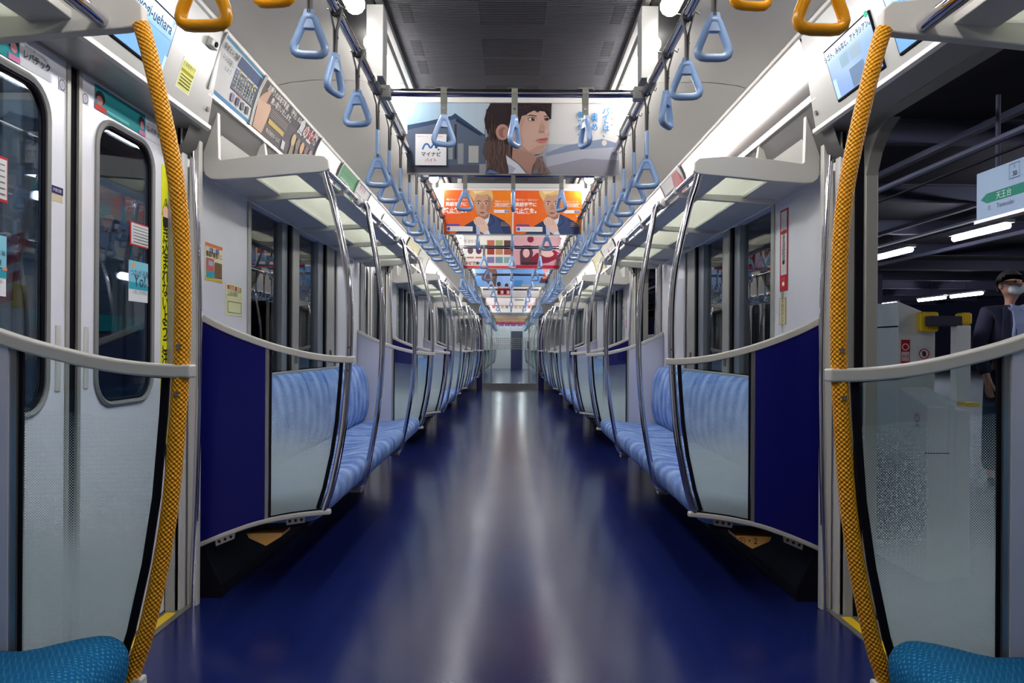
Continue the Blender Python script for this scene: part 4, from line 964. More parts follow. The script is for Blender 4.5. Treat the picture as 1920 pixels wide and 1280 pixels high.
# text helper: v is 0..1 so glyph heights are divided by the panel height
def draw_blue(a, W):
    R8(a, 0, 0.92, W, 1.0, (20, 142, 190)); R8(a, 0, 0, W, 0.07, (44, 140, 196)); R8(a, W * 0.42, 0.30, W * 0.98, 0.90, (58, 84, 132))
    for k in range(9): R8(a, W * 0.44 + k * W * 0.058, 0.34, W * 0.48 + k * W * 0.058, 0.58 + 0.05 * math.sin(k * 2.1), (176, 180, 172)); R8(a, W * 0.44 + k * W * 0.058, 0.60 + 0.04 * math.sin(k * 2), W * 0.485 + k * W * 0.058, 0.66 + 0.05 * math.sin(k * 2), (198, 180, 84) if k % 3 else (140, 150, 170))
    R8(a, W * 0.42, 0.32, W * 0.98, 0.36, (120, 118, 122))
    for k in range(3):
        for j in range(6): R8(a, W * 0.45 + j * W * 0.085, 0.40 + k * 0.06, W * 0.51 + j * W * 0.085, 0.43 + k * 0.06, (120, 124, 130))
    for k, c in enumerate([(150, 130, 180), (60, 66, 90), (100, 106, 120), (70, 60, 66)]): R8(a, W * (0.46 + 0.125 * k), 0.12, W * (0.53 + 0.125 * k), 0.26, c)
    tx(a, 'なぜという罠', W * 0.21, 0.82, 0.026, (50, 50, 54), bold=0.02); tx(a, 'レンズ越し', W * 0.22, 0.66, 0.024, (60, 60, 64)); tx(a, 'におう', W * 0.26, 0.52, 0.024, (60, 60, 64)); tx(a, '見えるもの', W * 0.66, 0.285, 0.014, (190, 60, 70))
def draw_dark(a, W):
    for k in range(10): R8(a, W * k / 10, 0, W * (k + 1) / 10, 1.0, lerp((86, 66, 58), (46, 38, 50), min(1, k / 4)))
    a.L += 1
    a.poly([(W * 0.03, 0.02), (W * 0.02, 0.55), (W * 0.05, 0.70), (W * 0.10, 0.86), (W * 0.125, 0.84), (W * 0.115, 0.60), (W * 0.17, 0.64), (W * 0.19, 0.58), (W * 0.18, 0.30), (W * 0.15, 0.02)], (212, 168, 138))
    for k in range(3): a.line([(W * (0.06 + 0.035 * k), 0.55), (W * (0.06 + 0.035 * k), 0.20)], 0.004, (158, 112, 90))
    tx(a, 'お困りの共有不動産、「持分」のみで', W * 0.36, 0.88, 0.034, (236, 232, 226), bold=0.03); tx(a, '買い取りいたします。', W * 0.33, 0.73, 0.034, (236, 232, 226), bold=0.03)
    for k in range(4): R8(a, W * 0.20, 0.58 - k * 0.04, W * 0.46, 0.595 - k * 0.04, (150, 136, 126))
    R8(a, W * 0.20, 0.30, W * 0.44, 0.40, (196, 166, 66)); tx(a, '株式会社ホームズ', W * 0.30, 0.16, 0.026, (230, 228, 222)); R8(a, W * 0.44, 0.06, W * 0.49, 0.24, (208, 206, 204))
    tx(a, '負の土地', W * 0.78, 0.80, 0.085, (224, 222, 224), bold=0.05); tx(a, '負動産', W * 0.80, 0.80, 0.062, (190, 60, 54), bold=0.01)
    for k, c in enumerate([(198, 170, 120), (120, 104, 80), (206, 160, 116), (104, 76, 84), (150, 120, 130)]): a.ell(W * (0.60 + 0.08 * k), 0.42, W * 0.035, 0.14, c); a.poly([(W * (0.565 + 0.08 * k), 0.02), (W * (0.58 + 0.08 * k), 0.30), (W * (0.62 + 0.08 * k), 0.30), (W * (0.635 + 0.08 * k), 0.02)], lerp(c, (60, 50, 56), 0.4))
def draw_green(a, W):
    R8(a, 0, 0, W, 0.28, (226, 232, 226)); R8(a, 0, 0.28, W, 1, (22, 142, 74)); tx(a, 'お部屋探しは', W * 0.38, 0.66, 0.04, (236, 240, 236)); tx(a, '今すぐアプリ', W * 0.38, 0.48, 0.044, (236, 240, 236)); a.ring(W * 0.72, 0.44, 0.05, 0.20, 0.012, (170, 200, 180))
def draw_list(a, W):
    tx(a, '駅から徒歩', W * 0.40, 0.86, 0.04, (196, 60, 60), bold=0.02)
    for k in range(7): R8(a, W * 0.08, 0.72 - k * 0.1, W * (0.72 if k % 2 else 0.62), 0.745 - k * 0.1, (130, 128, 130))
    R8(a, W * 0.74, 0.1, W * 0.95, 0.5, (94, 120, 160)); R8(a, 0.0, 0.93, W, 1, (40, 120, 170)); R8(a, W * 0.1, 0.05, W * 0.3, 0.2, (212, 120, 110))
def draw_screens(a, W):
    for k in (0.12, 0.56): R8(a, W * k, 0.25, W * (k + 0.30), 0.72, (84, 92, 110))
def draw_yel(a, W):
    R8(a, 0, 0, W, 1, (224, 216, 160)); tx(a, '旅へ出よう', W * 0.5, 0.7, 0.06, (176, 60, 50), bold=0.03); R8(a, W * 0.1, 0.1, W * 0.9, 0.4, (190, 150, 90)); a.ell(W * 0.3, 0.35, 0.06, 0.2, (120, 150, 80))
def draw_redman(a, W):
    R8(a, 0, 0, W, 1, (206, 200, 198)); a.poly([(W * 0.55, 0.1), (W * 0.5, 0.6), (W * 0.6, 0.95), (W * 0.85, 0.95), (W * 0.97, 0.6), (W * 0.95, 0.1)], (168, 48, 62)); a.ell(W * 0.73, 0.5, 0.07, 0.26, (196, 120, 116)); R8(a, W * 0.05, 0.30, W * 0.5, 0.62, (40, 40, 50)); tx(a, 'ZERO', W * 0.27, 0.46, 0.06, (226, 226, 226), bold=0.03)
def draw_map(a, W):
    for k in range(12): a.line([(W * (0.05 + k * 0.07), 0.1), (W * (0.12 + 0.07 * k), 0.9)], 0.006, [(150, 190, 90), (190, 90, 80), (120, 160, 190), (210, 180, 80)][k % 4])
    a.poly([(W * 0.4, 0.5), (W * 0.5, 0.8), (W * 0.56, 0.55)], (196, 50, 50))
ADS = [
 (-1, 2.925, 0.46, 'white advert with cyan edge and factory drawing, above the first rack', draw_blue, (232, 232, 230)),
 (-1, 3.40, 0.99, 'dark advert with raised hand and white lettering above the first rack', draw_dark, (50, 42, 50)),
 (-1, 4.97, 0.52, 'green advert above the first rack on the closed-door side', draw_green, (226, 232, 226)),
 (-1, 5.51, 0.45, 'white list advert beside the green one', draw_list, (226, 222, 220)),
 (-1, 8.30, 0.95, 'cream advert with a red title above the second rack', draw_yel, (224, 216, 170)),
 (-1, 9.30, 0.95, 'pale advert with thin coloured lines above the second rack', draw_map, (222, 220, 206)),
 (-1, 13.1, 0.95, 'white list advert above the third rack on the closed-door side', draw_list, (226, 222, 220)),
 (1, 5.00, 0.62, 'advert of a red figure with a dark block above the first rack, platform side', draw_redman, (206, 200, 198)),
 (1, 8.30, 1.0, 'white advert with coloured route lines above the second rack, platform side', draw_map, (222, 222, 216)),
 (1, 9.35, 0.95, 'cream advert above the second rack, platform side', draw_yel, (224, 216, 190)),
 (1, 12.9, 0.9, 'white advert with picture square above the third rack, platform side', draw_list, (222, 220, 218)),
]
for s, y, W_, lab, fn, bs in ADS: side_ad(s, y, W_, lab, fn, bs)
# small dark ventilation screens on the header boxes of the second doorway
for s in (-1, 1):
    for q, y in enumerate((6.84, 7.26)):
        t = thing('header_screen', (FACE(s, 2.06), y, 2.06), 'small dark screen over the second doorway, %s one, %s' % (('nearer', 'farther')[q], SIDE[s]), 'screen', 'screens over the second doorway'); t.rotation_euler = (0, -s * math.atan(TILT), 0)
        MB().box(-0.006, 0.006, -0.17, 0.17, -0.10, 0.10).build('screen_frame', M['black'], t, bevel=0.003)
        MB().box(min(-s * 0.007, -s * 0.0085), max(-s * 0.007, -s * 0.0085), -0.16, 0.16, -0.09, 0.09).build('display', mat('screen_dim', (92, 104, 130), 0.3, emit=0.25), t)

# ============================================================ LCD SCREENS over the first doorway
scr = mat('screen_glow', (104, 150, 220), 0.15, spec=0.15, emit=0.42); scr2 = mat('screen_glow_pale', (120, 150, 196), 0.15, spec=0.15, emit=0.42)
def lcd(s, y0, y1, z0, z1, label, m, draw):
    loc = Vector((FACE(s, (z0 + z1) / 2), (y0 + y1) / 2, (z0 + z1) / 2)); t = thing('information_screen', loc, label, 'screen', 'screens over the first doorway')
    t.rotation_euler = (0, 0, 0); tilt = TILT; hh = (z1 - z0) / 2; hw = (y1 - y0) / 2
    def q(o, a, b): return Vector((-s * o - s * tilt * b, a, b))
    def slab(o0, o1, w_, h_, nm, mm, bev=0.0):
        mb = MB(); vs = [q(o, a, b) for o in (o0, o1) for a, b in ((-w_, -h_), (w_, -h_), (w_, h_), (-w_, h_))]
        mb.add(vs, [(0, 1, 2, 3), (7, 6, 5, 4), (0, 4, 5, 1), (1, 5, 6, 2), (2, 6, 7, 3), (3, 7, 4, 0)]); return mb.build(nm, mm, t, bevel=bev)
    slab(-0.004, 0.006, hw, hh, 'bezel', M['black'], 0.003); slab(0.006, 0.0068, hw - 0.007, hh - 0.007, 'display', m)
    a = Art(lambda u, v, L=0: q(0.0068 + 0.00015 * L, (u if s < 0 else -u), v)); a.emit = 0.25; draw(a, hw, hh); a.build('screen_text', t)
def d_yoyogi(a, w, h):
    a.text('Yoyogi-uehara', 0.01, h * 0.50, 0.048, (36, 44, 76), bold=0.01); a.ring(-w * 0.80, h * 0.60, 0.022, 0.022, 0.006, (40, 170, 190)); a.ring(w * 0.86, h * 0.80, 0.011, 0.011, 0.0015, (60, 74, 110)); a.text('8', w * 0.86, h * 0.80, 0.016, (60, 74, 110))
    a.rect(-w * 0.9, h * 0.20, w * 0.9, h * 0.212, (90, 110, 150)); a.rect(w * 0.86, -h * 0.95, w * 0.96, -h * 0.35, (176, 208, 226))
def d_job(a, w, h):
    a.text('シゴト、みんなと、アトラシアン。', 0.0, h * 0.66, 0.0225, (30, 36, 60), bold=0.03); a.rect(-w * 0.45, -h * 0.05, -w * 0.1, h * 0.40, (128, 160, 176)); a.rect(0, -h * 0.05, w * 0.42, h * 0.40, (138, 160, 176)); a.rect(-w * 0.2, -h * 0.9, w * 0.4, -h * 0.25, (96, 120, 150)); a.rect(-w * 0.93, -h * 0.9, -w * 0.78, -h * 0.2, (170, 206, 226))
    a.ell(w * 0.9, h * 0.93, 0.012, 0.01, (60, 160, 120))
def d_for(a, w, h):
    a.text('for', -w * 0.72, h * 0.30, 0.030, (56, 70, 104)); a.ring(-w * 0.45, h * 0.55, 0.020, 0.020, 0.005, (40, 150, 190)); a.text('代々木上原', w * 0.25, h * 0.52, 0.044, (36, 44, 76)); a.rect(-w * 0.9, -h * 0.05, w * 0.9, -h * 0.04, (90, 110, 150))
lcd(-1, 2.23, 2.58, 1.955, 2.138, 'lit destination screen reading Yoyogi-uehara over the closed doors', scr, d_yoyogi)
lcd(-1, 1.83, 2.18, 1.955, 2.138, 'lit screen next to the Yoyogi-uehara screen, nearer the camera', scr2, d_job)
lcd(1, 2.43, 2.78, 1.943, 2.126, 'pale lit advert screen over the open doorway, nearer the first bench', scr2, d_job)
lcd(1, 1.99, 2.34, 1.943, 2.126, 'lit blue destination screen over the open doorway, nearer the teal bench', scr, d_for)

# ============================================================ STICKERS AND NOTICES
def sticker(s, x, y0, y1, z0, z1, name, label, draw, base, cat='notice', grp=None, tilt=0.0):
    loc = Vector((s * x, (y0 + y1) / 2, (z0 + z1) / 2)); t = thing(name, loc, label, cat, grp); t.rotation_euler = (0, tilt, 0)
    W_, H_ = y1 - y0, z1 - z0
    MB().box(min(0, -s * 0.0008), max(0, -s * 0.0008), -W_ / 2, W_ / 2, -H_ / 2, H_ / 2).build('sticker_sheet', colm(base), t)
    a = Art(lambda u, v, L=0: Vector((-s * (0.001 + 0.0003 * L), u if s < 0 else -u, v)))
    draw(a, W_ / 2, H_ / 2)
    if a.mb.v: a.build('sticker_print', t)
def g_warn(a, w, h):
    a.rect(-w * 0.9, -h * 0.9, w * 0.9, h * 0.8, (214, 212, 110)); a.text('⚠非常用ドア', 0, h * 0.62, w * 0.30, (50, 50, 30)); a.rect(-w * 0.9, h * 0.12, w * 0.9, h * 0.30, (150, 140, 20))
    for k in range(4): a.rect(-w * 0.8, -h * (0.05 + 0.2 * k), w * 0.8, -h * (0.12 + 0.2 * k), (90, 90, 50))
sticker(-1, FACE(1, 2.012), 2.69, 2.80, 1.957, 2.067, 'warning_label', 'yellow-green warning label on the white header beside the screen', g_warn, (222, 224, 206), tilt=math.atan(TILT))
def g_cam(a, w, h): a.text('防犯カメラ', 0, 0, w * 0.34, (90, 90, 90))
t = thing('security_camera', (FACE(-1, 2.17), 2.84, 2.17), 'small white security camera on the header beside the blue-edged advert', 'camera'); t.rotation_euler = (0, math.atan(TILT), 0)
MB().prism([(0, -0.018), (0.022, -0.014), (0.022, 0.012), (0, 0.018)], -0.03, 0.03).build('camera_body', M['white'], t, bevel=0.004)
MB().disc((0.021, 0, 0), 0.010, (1, 0, 0), 0.006, 14).build('lens', M['black'], t, smooth=True)
def g_map(a, w, h):
    a.rect(-w, h * 0.82, w, h, (214, 120, 60)); a.rect(-w, -h, w, -h * 0.86, (206, 176, 40)); a.text('都道府県宝くじ', 0, h * 0.42, w * 0.27, (90, 70, 40), bold=0.02); a.text('出産・退職', 0, h * 0.66, w * 0.24, (60, 90, 170), bold=0.02)
    a.rect(-w * 0.9, -h * 0.55, -w * 0.05, h * 0.2, (196, 96, 90)); a.rect(-w * 0.9, -h * 0.85, w * 0.0, -h * 0.5, (60, 160, 180)); a.rect(w * 0.05, -h * 0.8, w * 0.9, h * 0.05, (120, 90, 60)); a.rect(-w * 0.7, -h * 0.2, -w * 0.2, h * 0.05, (150, 180, 200))
sticker(-1, 1.299, WY(383, 1.30), WY(415, 1.30), 1.325, 1.485, 'wall_poster', 'small orange and blue poster on the white wall before the first window', g_map, (226, 216, 180), 'poster')
def g_pri(a, w, h):
    a.rect(-w * 0.85, h * 0.66, -w * 0.6, h * 0.92, (206, 60, 50)); a.rect(w * 0.05, h * 0.60, w * 0.3, h * 0.90, (206, 70, 50)); a.text('非常', -w * 0.32, h * 0.78, w * 0.26, (180, 60, 50)); a.text('注意', w * 0.6, h * 0.74, w * 0.26, (150, 80, 60)); a.text('△消火器は', -w * 0.2, h * 0.40, w * 0.24, (110, 110, 70))
    for x0, y0, x1, y1 in ((-0.8, -0.1, 0.8, -0.13), (-0.8, -0.8, 0.8, -0.83), (-0.82, -0.83, -0.78, -0.1), (0.78, -0.83, 0.82, -0.1)): a.rect(w * x0, h * y0, w * x1, h * y1, (50, 50, 40))
sticker(-1, 1.299, WY(422, 1.30), WY(453, 1.30), 1.185, 1.33, 'wall_label', 'pale yellow seating label on the white wall below the small poster', g_pri, (220, 222, 170))
def g_fire(a, w, h):
    a.rect(-w * 0.72, -h * 0.60, w * 0.72, h * 0.95, (206, 204, 202)); a.rect(-w * 0.72, h * 0.40, w * 0.72, h * 0.48, (176, 40, 46)); a.text('非常通報器', 0, h * 0.10, w * 0.75, (60, 60, 50), vertical=True); a.ell(0, -h * 0.30, w * 0.3, h * 0.05, (40, 40, 44)); a.rect(-w * 0.5, -h * 0.90, w * 0.5, -h * 0.66, (206, 60, 60)); a.ell(0, -h * 0.82, w * 0.3, h * 0.05, (236, 236, 236))
sticker(1, 1.299, WY(1477, 1.30) + 0.0, WY(1462, 1.30), 1.32, 1.71, 'emergency_notice', 'tall red-framed emergency notice on the white wall, platform side', g_fire, (182, 38, 48))
def g_y(a, w, h): a.rect(-w * 0.8, -h * 0.95, w * 0.8, h * 0.95, (206, 200, 160)); a.text('優先席付近で', 0, 0, w * 0.85, (110, 104, 70), vertical=True)
sticker(1, 1.299, WY(1474, 1.30), WY(1461, 1.30), 1.16, 1.29, 'small_label', 'small yellowish label below the red-framed notice', g_y, (176, 160, 90))
sticker(1, 1.299, 8.55, 8.60, 1.28, 1.72, 'emergency_notice', 'red-framed emergency notice before the second bench window, platform side', g_fire, (182, 38, 48))
DX = 1.3445
def g_hand(a, w, h):
    a.text('⚠引き込まれないようご注意ください', 0, h * -0.08, w * 1.9, (50, 48, 20), vertical=True, sx=0.9, bold=0.02); a.ell(0, h * 0.66, w * 0.8, h * 0.05, (236, 190, 170)); a.rect(-w * 0.7, h * 0.56, w * 0.7, h * 0.63, (40, 36, 40)); a.ell(0, -h * 0.66, w * 0.8, h * 0.05, (236, 176, 160)); a.rect(-w * 0.7, -h * 0.66, w * 0.5, -h * 0.60, (40, 36, 40))
sticker(-1, DX, WY(301, DX) , WY(316, DX), 0.66, 1.74, 'finger_warning_strip', 'long yellow warning strip down the closed door leaf behind the yellow pole', g_hand, (226, 226, 40))
def g_door(a, w, h):
    a.rect(-w, -h, w * 0.40, h, (30, 140, 146)); a.ell(-w * 0.86, h * 0.1, w * 0.12, h * 0.55, (44, 34, 46)); a.ell(-w * 0.88, -h * 0.15, w * 0.08, h * 0.35, (204, 130, 120)); a.rect(-w, -h, -w * 0.72, -h * 0.55, (206, 60, 60)); a.ell(w * 0.28, h * 0.2, w * 0.09, h * 0.5, (44, 34, 46)); a.ell(w * 0.29, -h * 0.1, w * 0.06, h * 0.35, (212, 140, 150)); a.rect(w * 0.2, -h, w * 0.40, -h * 0.6, (200, 120, 160))
    a.rect(-w * 0.72, -h * 0.85, -w * 0.1, -h * 0.6, (90, 190, 190)); a.text('レバテック', w * 0.70, -h * 0.1, w * 0.105, (50, 50, 54), bold=0.02); a.text('ITの仕事さがすなら', w * 0.70, h * 0.45, w * 0.05, (110, 110, 116))
dcx = DOORS[0]
sticker(-1, DX, dcx + 0.115, dcx + 0.60, 1.805, 1.885, 'door_poster', 'teal recruitment poster over the window of the far closed door leaf', g_door, (208, 210, 216), 'poster')
sticker(-1, DX, dcx - 0.60, dcx - 0.115, 1.805, 1.885, 'door_poster', 'teal recruitment poster over the window of the near closed door leaf', g_door, (208, 210, 216), 'poster')
def g_circ(a, w, h): a.ring(0, 0, w * 0.9, h * 0.9, w * 0.15, (90, 90, 96)); a.text('1', -w * 0.05, 0, w * 1.0, (90, 90, 96))
for q, e in enumerate((-1, 1)): sticker(-1, DX, dcx + e * 0.062 - 0.018, dcx + e * 0.062 + 0.018, 1.80, 1.836, 'door_number', 'small ringed number on the %s closed door leaf' % ('near', 'far')[q], g_circ, (206, 208, 220))
def g_brand(a, w, h): a.rect(-w, 0, w, h, (40, 40, 90)); a.text('戸袋注意', 0, h * 0.5, w * 0.36, (220, 220, 226))
sticker(-1, DX, dcx - 0.115, dcx - 0.055, 1.465, 1.51, 'door_label', 'small navy and beige label on the near closed door leaf', g_brand, (200, 190, 160))
def g_redf(a, w, h):
    a.rect(-w * 0.9, -h * 0.88, w * 0.9, h * 0.88, (206, 206, 206))
    for k in range(6): a.rect(-w * 0.75, h * (0.66 - 0.26 * k), w * 0.7, h * (0.60 - 0.26 * k), (120, 110, 112))
GX = 1.3505
sticker(-1, GX, WY(242, GX), WY(281, GX), 1.40, 1.485, 'glass_notice', 'red-edged white notice stuck on the far door window', g_redf, (190, 46, 56))
def g_blue(a, w, h):
    a.rect(-w, -h * 0.35, w, h, (132, 196, 214)); a.rect(-w, -h * 0.40, w, -h * 0.05, (50, 160, 180)); a.text('つながる輪', 0, h * 0.42, w * 0.36, (60, 90, 120)); a.text('Yo!', 0, h * 0.05, w * 0.8, (50, 66, 90)); a.ell(-w * 0.6, h * 0.78, w * 0.15, h * 0.12, (220, 170, 110)); a.text('いまこそ大切に', 0, -h * 0.52, w * 0.2, (70, 70, 76)); a.rect(w * 0.6, -h * 0.15, w, -h * 0.05, (220, 130, 110))
sticker(-1, GX, WY(240, GX), WY(280, GX), 1.20, 1.345, 'glass_card', 'pale blue card with white foot stuck on the far door window', g_blue, (222, 224, 228))
sticker(-1, GX, WY(12, GX) - 0.09, WY(12, GX), 1.42, 1.54, 'glass_notice', 'red-edged white notice stuck on the near door window', g_redf, (190, 46, 56))
sticker(-1, GX, WY(10, GX) - 0.09, WY(10, GX), 1.17, 1.33, 'glass_card', 'pale blue card stuck on the near door window', g_blue, (222, 224, 228))

# ============================================================ NEXT CAR beyond the glass door
N0, N1 = 20.3, 39.2
struct(MB().box(-0.70, 0.70, Y1 + 0.06, N0, -0.05, 0.0), 'floor_gangway', M['steel'])
gw = MB(); gw.box(-0.78, -0.70, Y1 + 0.06, N0, 0, 2.05).box(0.70, 0.78, Y1 + 0.06, N0, 0, 2.05).box(-0.78, 0.78, Y1 + 0.06, N0, 1.98, 2.05); struct(gw, 'wall_gangway', M['black'])
struct(MB().box(-1.30, 1.30, N0, N1, -0.05, 0.0), 'floor_next_car', M['floor'])
nw = MB()
for s in (-1, 1): nw.box(min(s * 1.30, s * 1.36), max(s * 1.30, s * 1.36), N0, N1, 0, 2.3); nw.box(min(s * 0.75, s * 1.36), max(s * 0.75, s * 1.36), N0, N0 + 0.05, 0, 2.3)
nw.box(-1.36, 0.02, N1, N1 + 0.05, 0, 2.3); nw.box(0.62, 1.36, N1, N1 + 0.05, 0, 2.3); nw.box(0.02, 0.62, N1, N1 + 0.05, 1.93, 2.3); nw.box(-0.75, 0.75, N0, N0 + 0.05, 1.98, 2.3)
struct(nw, 'wall_next_car', M['wallp'])
struct(MB().box(-1.36, 1.36, N0, N1, 2.27, 2.33), 'ceiling_next_car', M['ceil'])
dr = thing('door_10', (0.32, N1, 0), None, None); dr['kind'] = 'structure'
MB().box(-0.30, 0.30, 0.0, 0.04, 0, 1.93).build('door_leaf', M['navy2'], dr); MB().box(-0.22, 0.22, -0.01, 0.0, 0.95, 1.78).build('door_pane', colm((70, 76, 86), 0.2), dr)
for s in (-1, 1):
    for k in range(6):
        y = N0 + 1.0 + 3.0 * k
        t = thing('ceiling_lamp', (s * 0.52, y + 1.2, 2.262), 'tube lamp in the next car, %s beyond the glass door, %s' % (ordw(k), SIDE[s]), 'lamp', 'tube lamps of the next car')
        MB().tube([(0, -1.2, -0.05), (0, 1.2, -0.05)], 0.03, 8, up=(0, 0, 1)).build('lamp_tube', M['ledw'], t, smooth=True)
    for k, y in enumerate((21.6, 24.9, 26.5, 29.8, 31.4, 34.7, 36.3)):
        partition(s, y, 1 if k % 2 == 0 else -1, 'seat partition in the next car, %s beyond the glass door, %s' % (ordw(k), SIDE[s]), 'seat partitions of the next car')
for k, (y, c, c2) in enumerate(((21.8, (200, 190, 186), (206, 170, 110)), (24.6, (196, 150, 120), (210, 130, 60)), (27.4, (200, 44, 62), (214, 90, 100)), (31.5, (206, 206, 210), (90, 70, 160)))):
    t = thing('hanging_poster', (0, y, 1.90), 'hanging poster in the next car, %s beyond the glass door' % ORD[k], 'poster', 'posters of the next car')
    MB().box(-0.515, 0.515, -0.002, 0.002, 0, 0.33).build('poster_sheet', colm(c), t)
    mb = MB()
    for q in range(4): mb.box(-0.5 + q * 0.26, -0.28 + q * 0.26, -0.004, -0.0025, 0.06, 0.27)
    mb.build('printed_design', colm(c2), t)
protos_long = ('b', True)
for s in (-1, 1):
    for k in range(14):
        place_strap(('b', True), (s * BX, N0 + 0.5 + 0.45 * k, BH), 'blue hand strap in the next car, %s beyond the glass door, %s' % (ordw(k), SIDE[s]), 'hand straps of the next car', twist=0.2)
    t = thing('strap_rail', (s * BX, N0 + 0.1, BH), 'chrome strap rail in the next car, %s' % SIDE[s], 'rail', 'strap rails of the next car')
    MB().tube([(0, 0, 0), (0, 8, 0)], 0.015, 8, up=(0, 0, 1)).build('rail_tube', M['chrome'], t, smooth=True)

# ============================================================ PLATFORM SIDE
struct(MB().box(1.50, 26, -4, 60, -0.9, -0.04), 'platform_floor', M['platf'])
rf = MB(); rf.box(1.7, 24, -4, 60, 3.7, 3.8)
struct(rf, 'platform_roof', M['roofd'])
for k in range(14):
    y = 2.0 + 3.4 * k
    t = thing('roof_beam', (2.0, y, 3.42), 'dark steel cross beam of the platform roof, %s from the camera' % ordw(k), 'beam', 'platform roof beams')
    MB().box(0, 20, -0.06, 0.06, 0, 0.03).box(0, 20, -0.015, 0.015, 0.03, 0.25).box(0, 20, -0.06, 0.06, 0.25, 0.28).build('beam_body', M['beamd'], t)
for k, x in enumerate((2.6, 4.9, 7.4, 10.0)):
    t = thing('roof_purlin', (x, -3, 3.34), 'long grey purlin under the platform roof, %s from the train' % ORD[k], 'beam', 'platform roof purlins')
    MB().box(-0.04, 0.04, 0, 60, 0, 0.02).box(-0.01, 0.01, 0, 60, 0.02, 0.08).build('purlin_body', M['beamd'], t)
t = thing('conduit', (2.55, 0, 2.15), 'bright metal conduit running along the platform edge', 'pipe'); MB().tube([(0, -2, 0), (0, 30, 0)], 0.02, 8, up=(0, 0, 1)).build('pipe_body', M['beamd'], t, smooth=True)
MB().tube([(0.02, -2, -0.07), (0.02, 30, -0.07)], 0.009, 6, up=(0, 0, 1)).build('cable', M['black'], t)
t = thing('cable_tray', (6.3, -3, 2.78), 'long pale cable tray hung above the platform lamps', 'cable tray'); MB().box(-0.06, 0.06, 0, 50, 0, 0.05).build('tray_body', M['beamd'], t); MB().box(-0.065, -0.058, 0, 50, 0, 0.02).build('tray_lip', M['white'], t)
def plamp(x, y, z, L, lab, grp, mast=0.0, mm='lampw'):
    t = thing('platform_lamp', (x, y, z), lab, 'lamp', grp)
    MB().tube([(0, -L / 2, 0), (0, L / 2, 0)], 0.055, 10, up=(0, 0, 1)).build('lamp_tube', M[mm], t, smooth=True)
    MB().box(-0.09, 0.09, -L / 2 - 0.05, L / 2 + 0.05, 0.05, 0.11).build('lamp_body', M['white'], t); MB().tube([(0, 0, 0.1), (0, 0, 3.70 - z)] if not mast else [(0.12, 0, 0.10), (0.12, 0, -z - mast)], 0.012 if not mast else 0.05, 6).build('hanger_rod' if not mast else 'lamp_mast', M['beamd'], t)
i = 0
for y in (-1.8, 1.2, 4.4, 7.6, 10.8, 14.0, 17.2, 23.6, 30.0): plamp(8.6, y, 3.22, 1.6, 'platform tube lamp in the nearer row, %s from the camera' % ORD[i], 'nearer platform lamps'); i += 1
i = 0
for y in (20.0, 26.8, 29.0, 32.5, 38.0): plamp(16.0, y, 3.02, 1.8, 'platform tube lamp in the farther row, %s from the camera' % ORD[i], 'farther platform lamps'); i += 1
for k, (x, y) in enumerate(((11.5, 24.0), (11.5, 36.0), (5.6, 29.0))):
    t = thing('platform_column', (x, y, -0.04), 'pale steel platform column, %s in depth' % ORD[k], 'column', 'platform columns')
    MB().box(-0.13, 0.13, -0.13, -0.10, 0, 3.46).box(-0.13, 0.13, 0.10, 0.13, 0, 3.46).box(-0.015, 0.015, -0.10, 0.10, 0, 3.46).build('column_shaft', M['beamd'], t)
# station sign
t = thing('station_sign', (4.4, 6.2, 2.26), 'white hanging station sign with a green arrow band above the platform', 'sign')
MB().box(-0.04, 0.04, -0.95, 0.95, 0, 0.44).build('sign_box', colm((150, 168, 186), 0.4, 0.10), t, bevel=0.006)
MB().box(-0.05, 0.05, -0.97, 0.97, -0.03, 0.0).build('sign_frame', M['alu'], t)
MB().tube([(0, -0.7, 0.44), (0, -0.7, 1.1)], 0.02, 8).build('sign_hanger', M['beamd'], t); MB().tube([(0, 0.7, 0.44), (0, 0.7, 1.1)], 0.02, 8).build('sign_hanger', M['beamd'], t)
a = Art(lambda u, v, L=0: Vector((-0.0405 - 0.0008 * L, 0.95 - u, v))); a.emit = 0.04
a.rect(0.16, 0.135, 1.85, 0.225, (44, 130, 104)); a.poly([(0.07, 0.18), (0.16, 0.135), (0.16, 0.225)], (44, 130, 104)); a.text('天王台', 0.40, 0.18, 0.072, (206, 226, 216)); a.text('Tennodai', 0.42, 0.088, 0.062, (70, 90, 110)); a.text('北', 0.20, 0.088, 0.05, (70, 90, 110))
a.text('30', 0.55, 0.325, 0.060, (40, 50, 66), bold=0.02); a.text('JL', 0.55, 0.385, 0.035, (40, 50, 66)); a.text('我孫子', 1.10, 0.34, 0.17, (40, 44, 70), bold=0.03)
for u0, v0, u1, v1 in ((0.48, 0.285, 0.62, 0.29), (0.48, 0.41, 0.62, 0.415), (0.48, 0.285, 0.486, 0.415), (0.614, 0.285, 0.62, 0.415)): a.rect(u0, v0, u1, v1, (90, 110, 124))
a.build('sign_lettering', t)
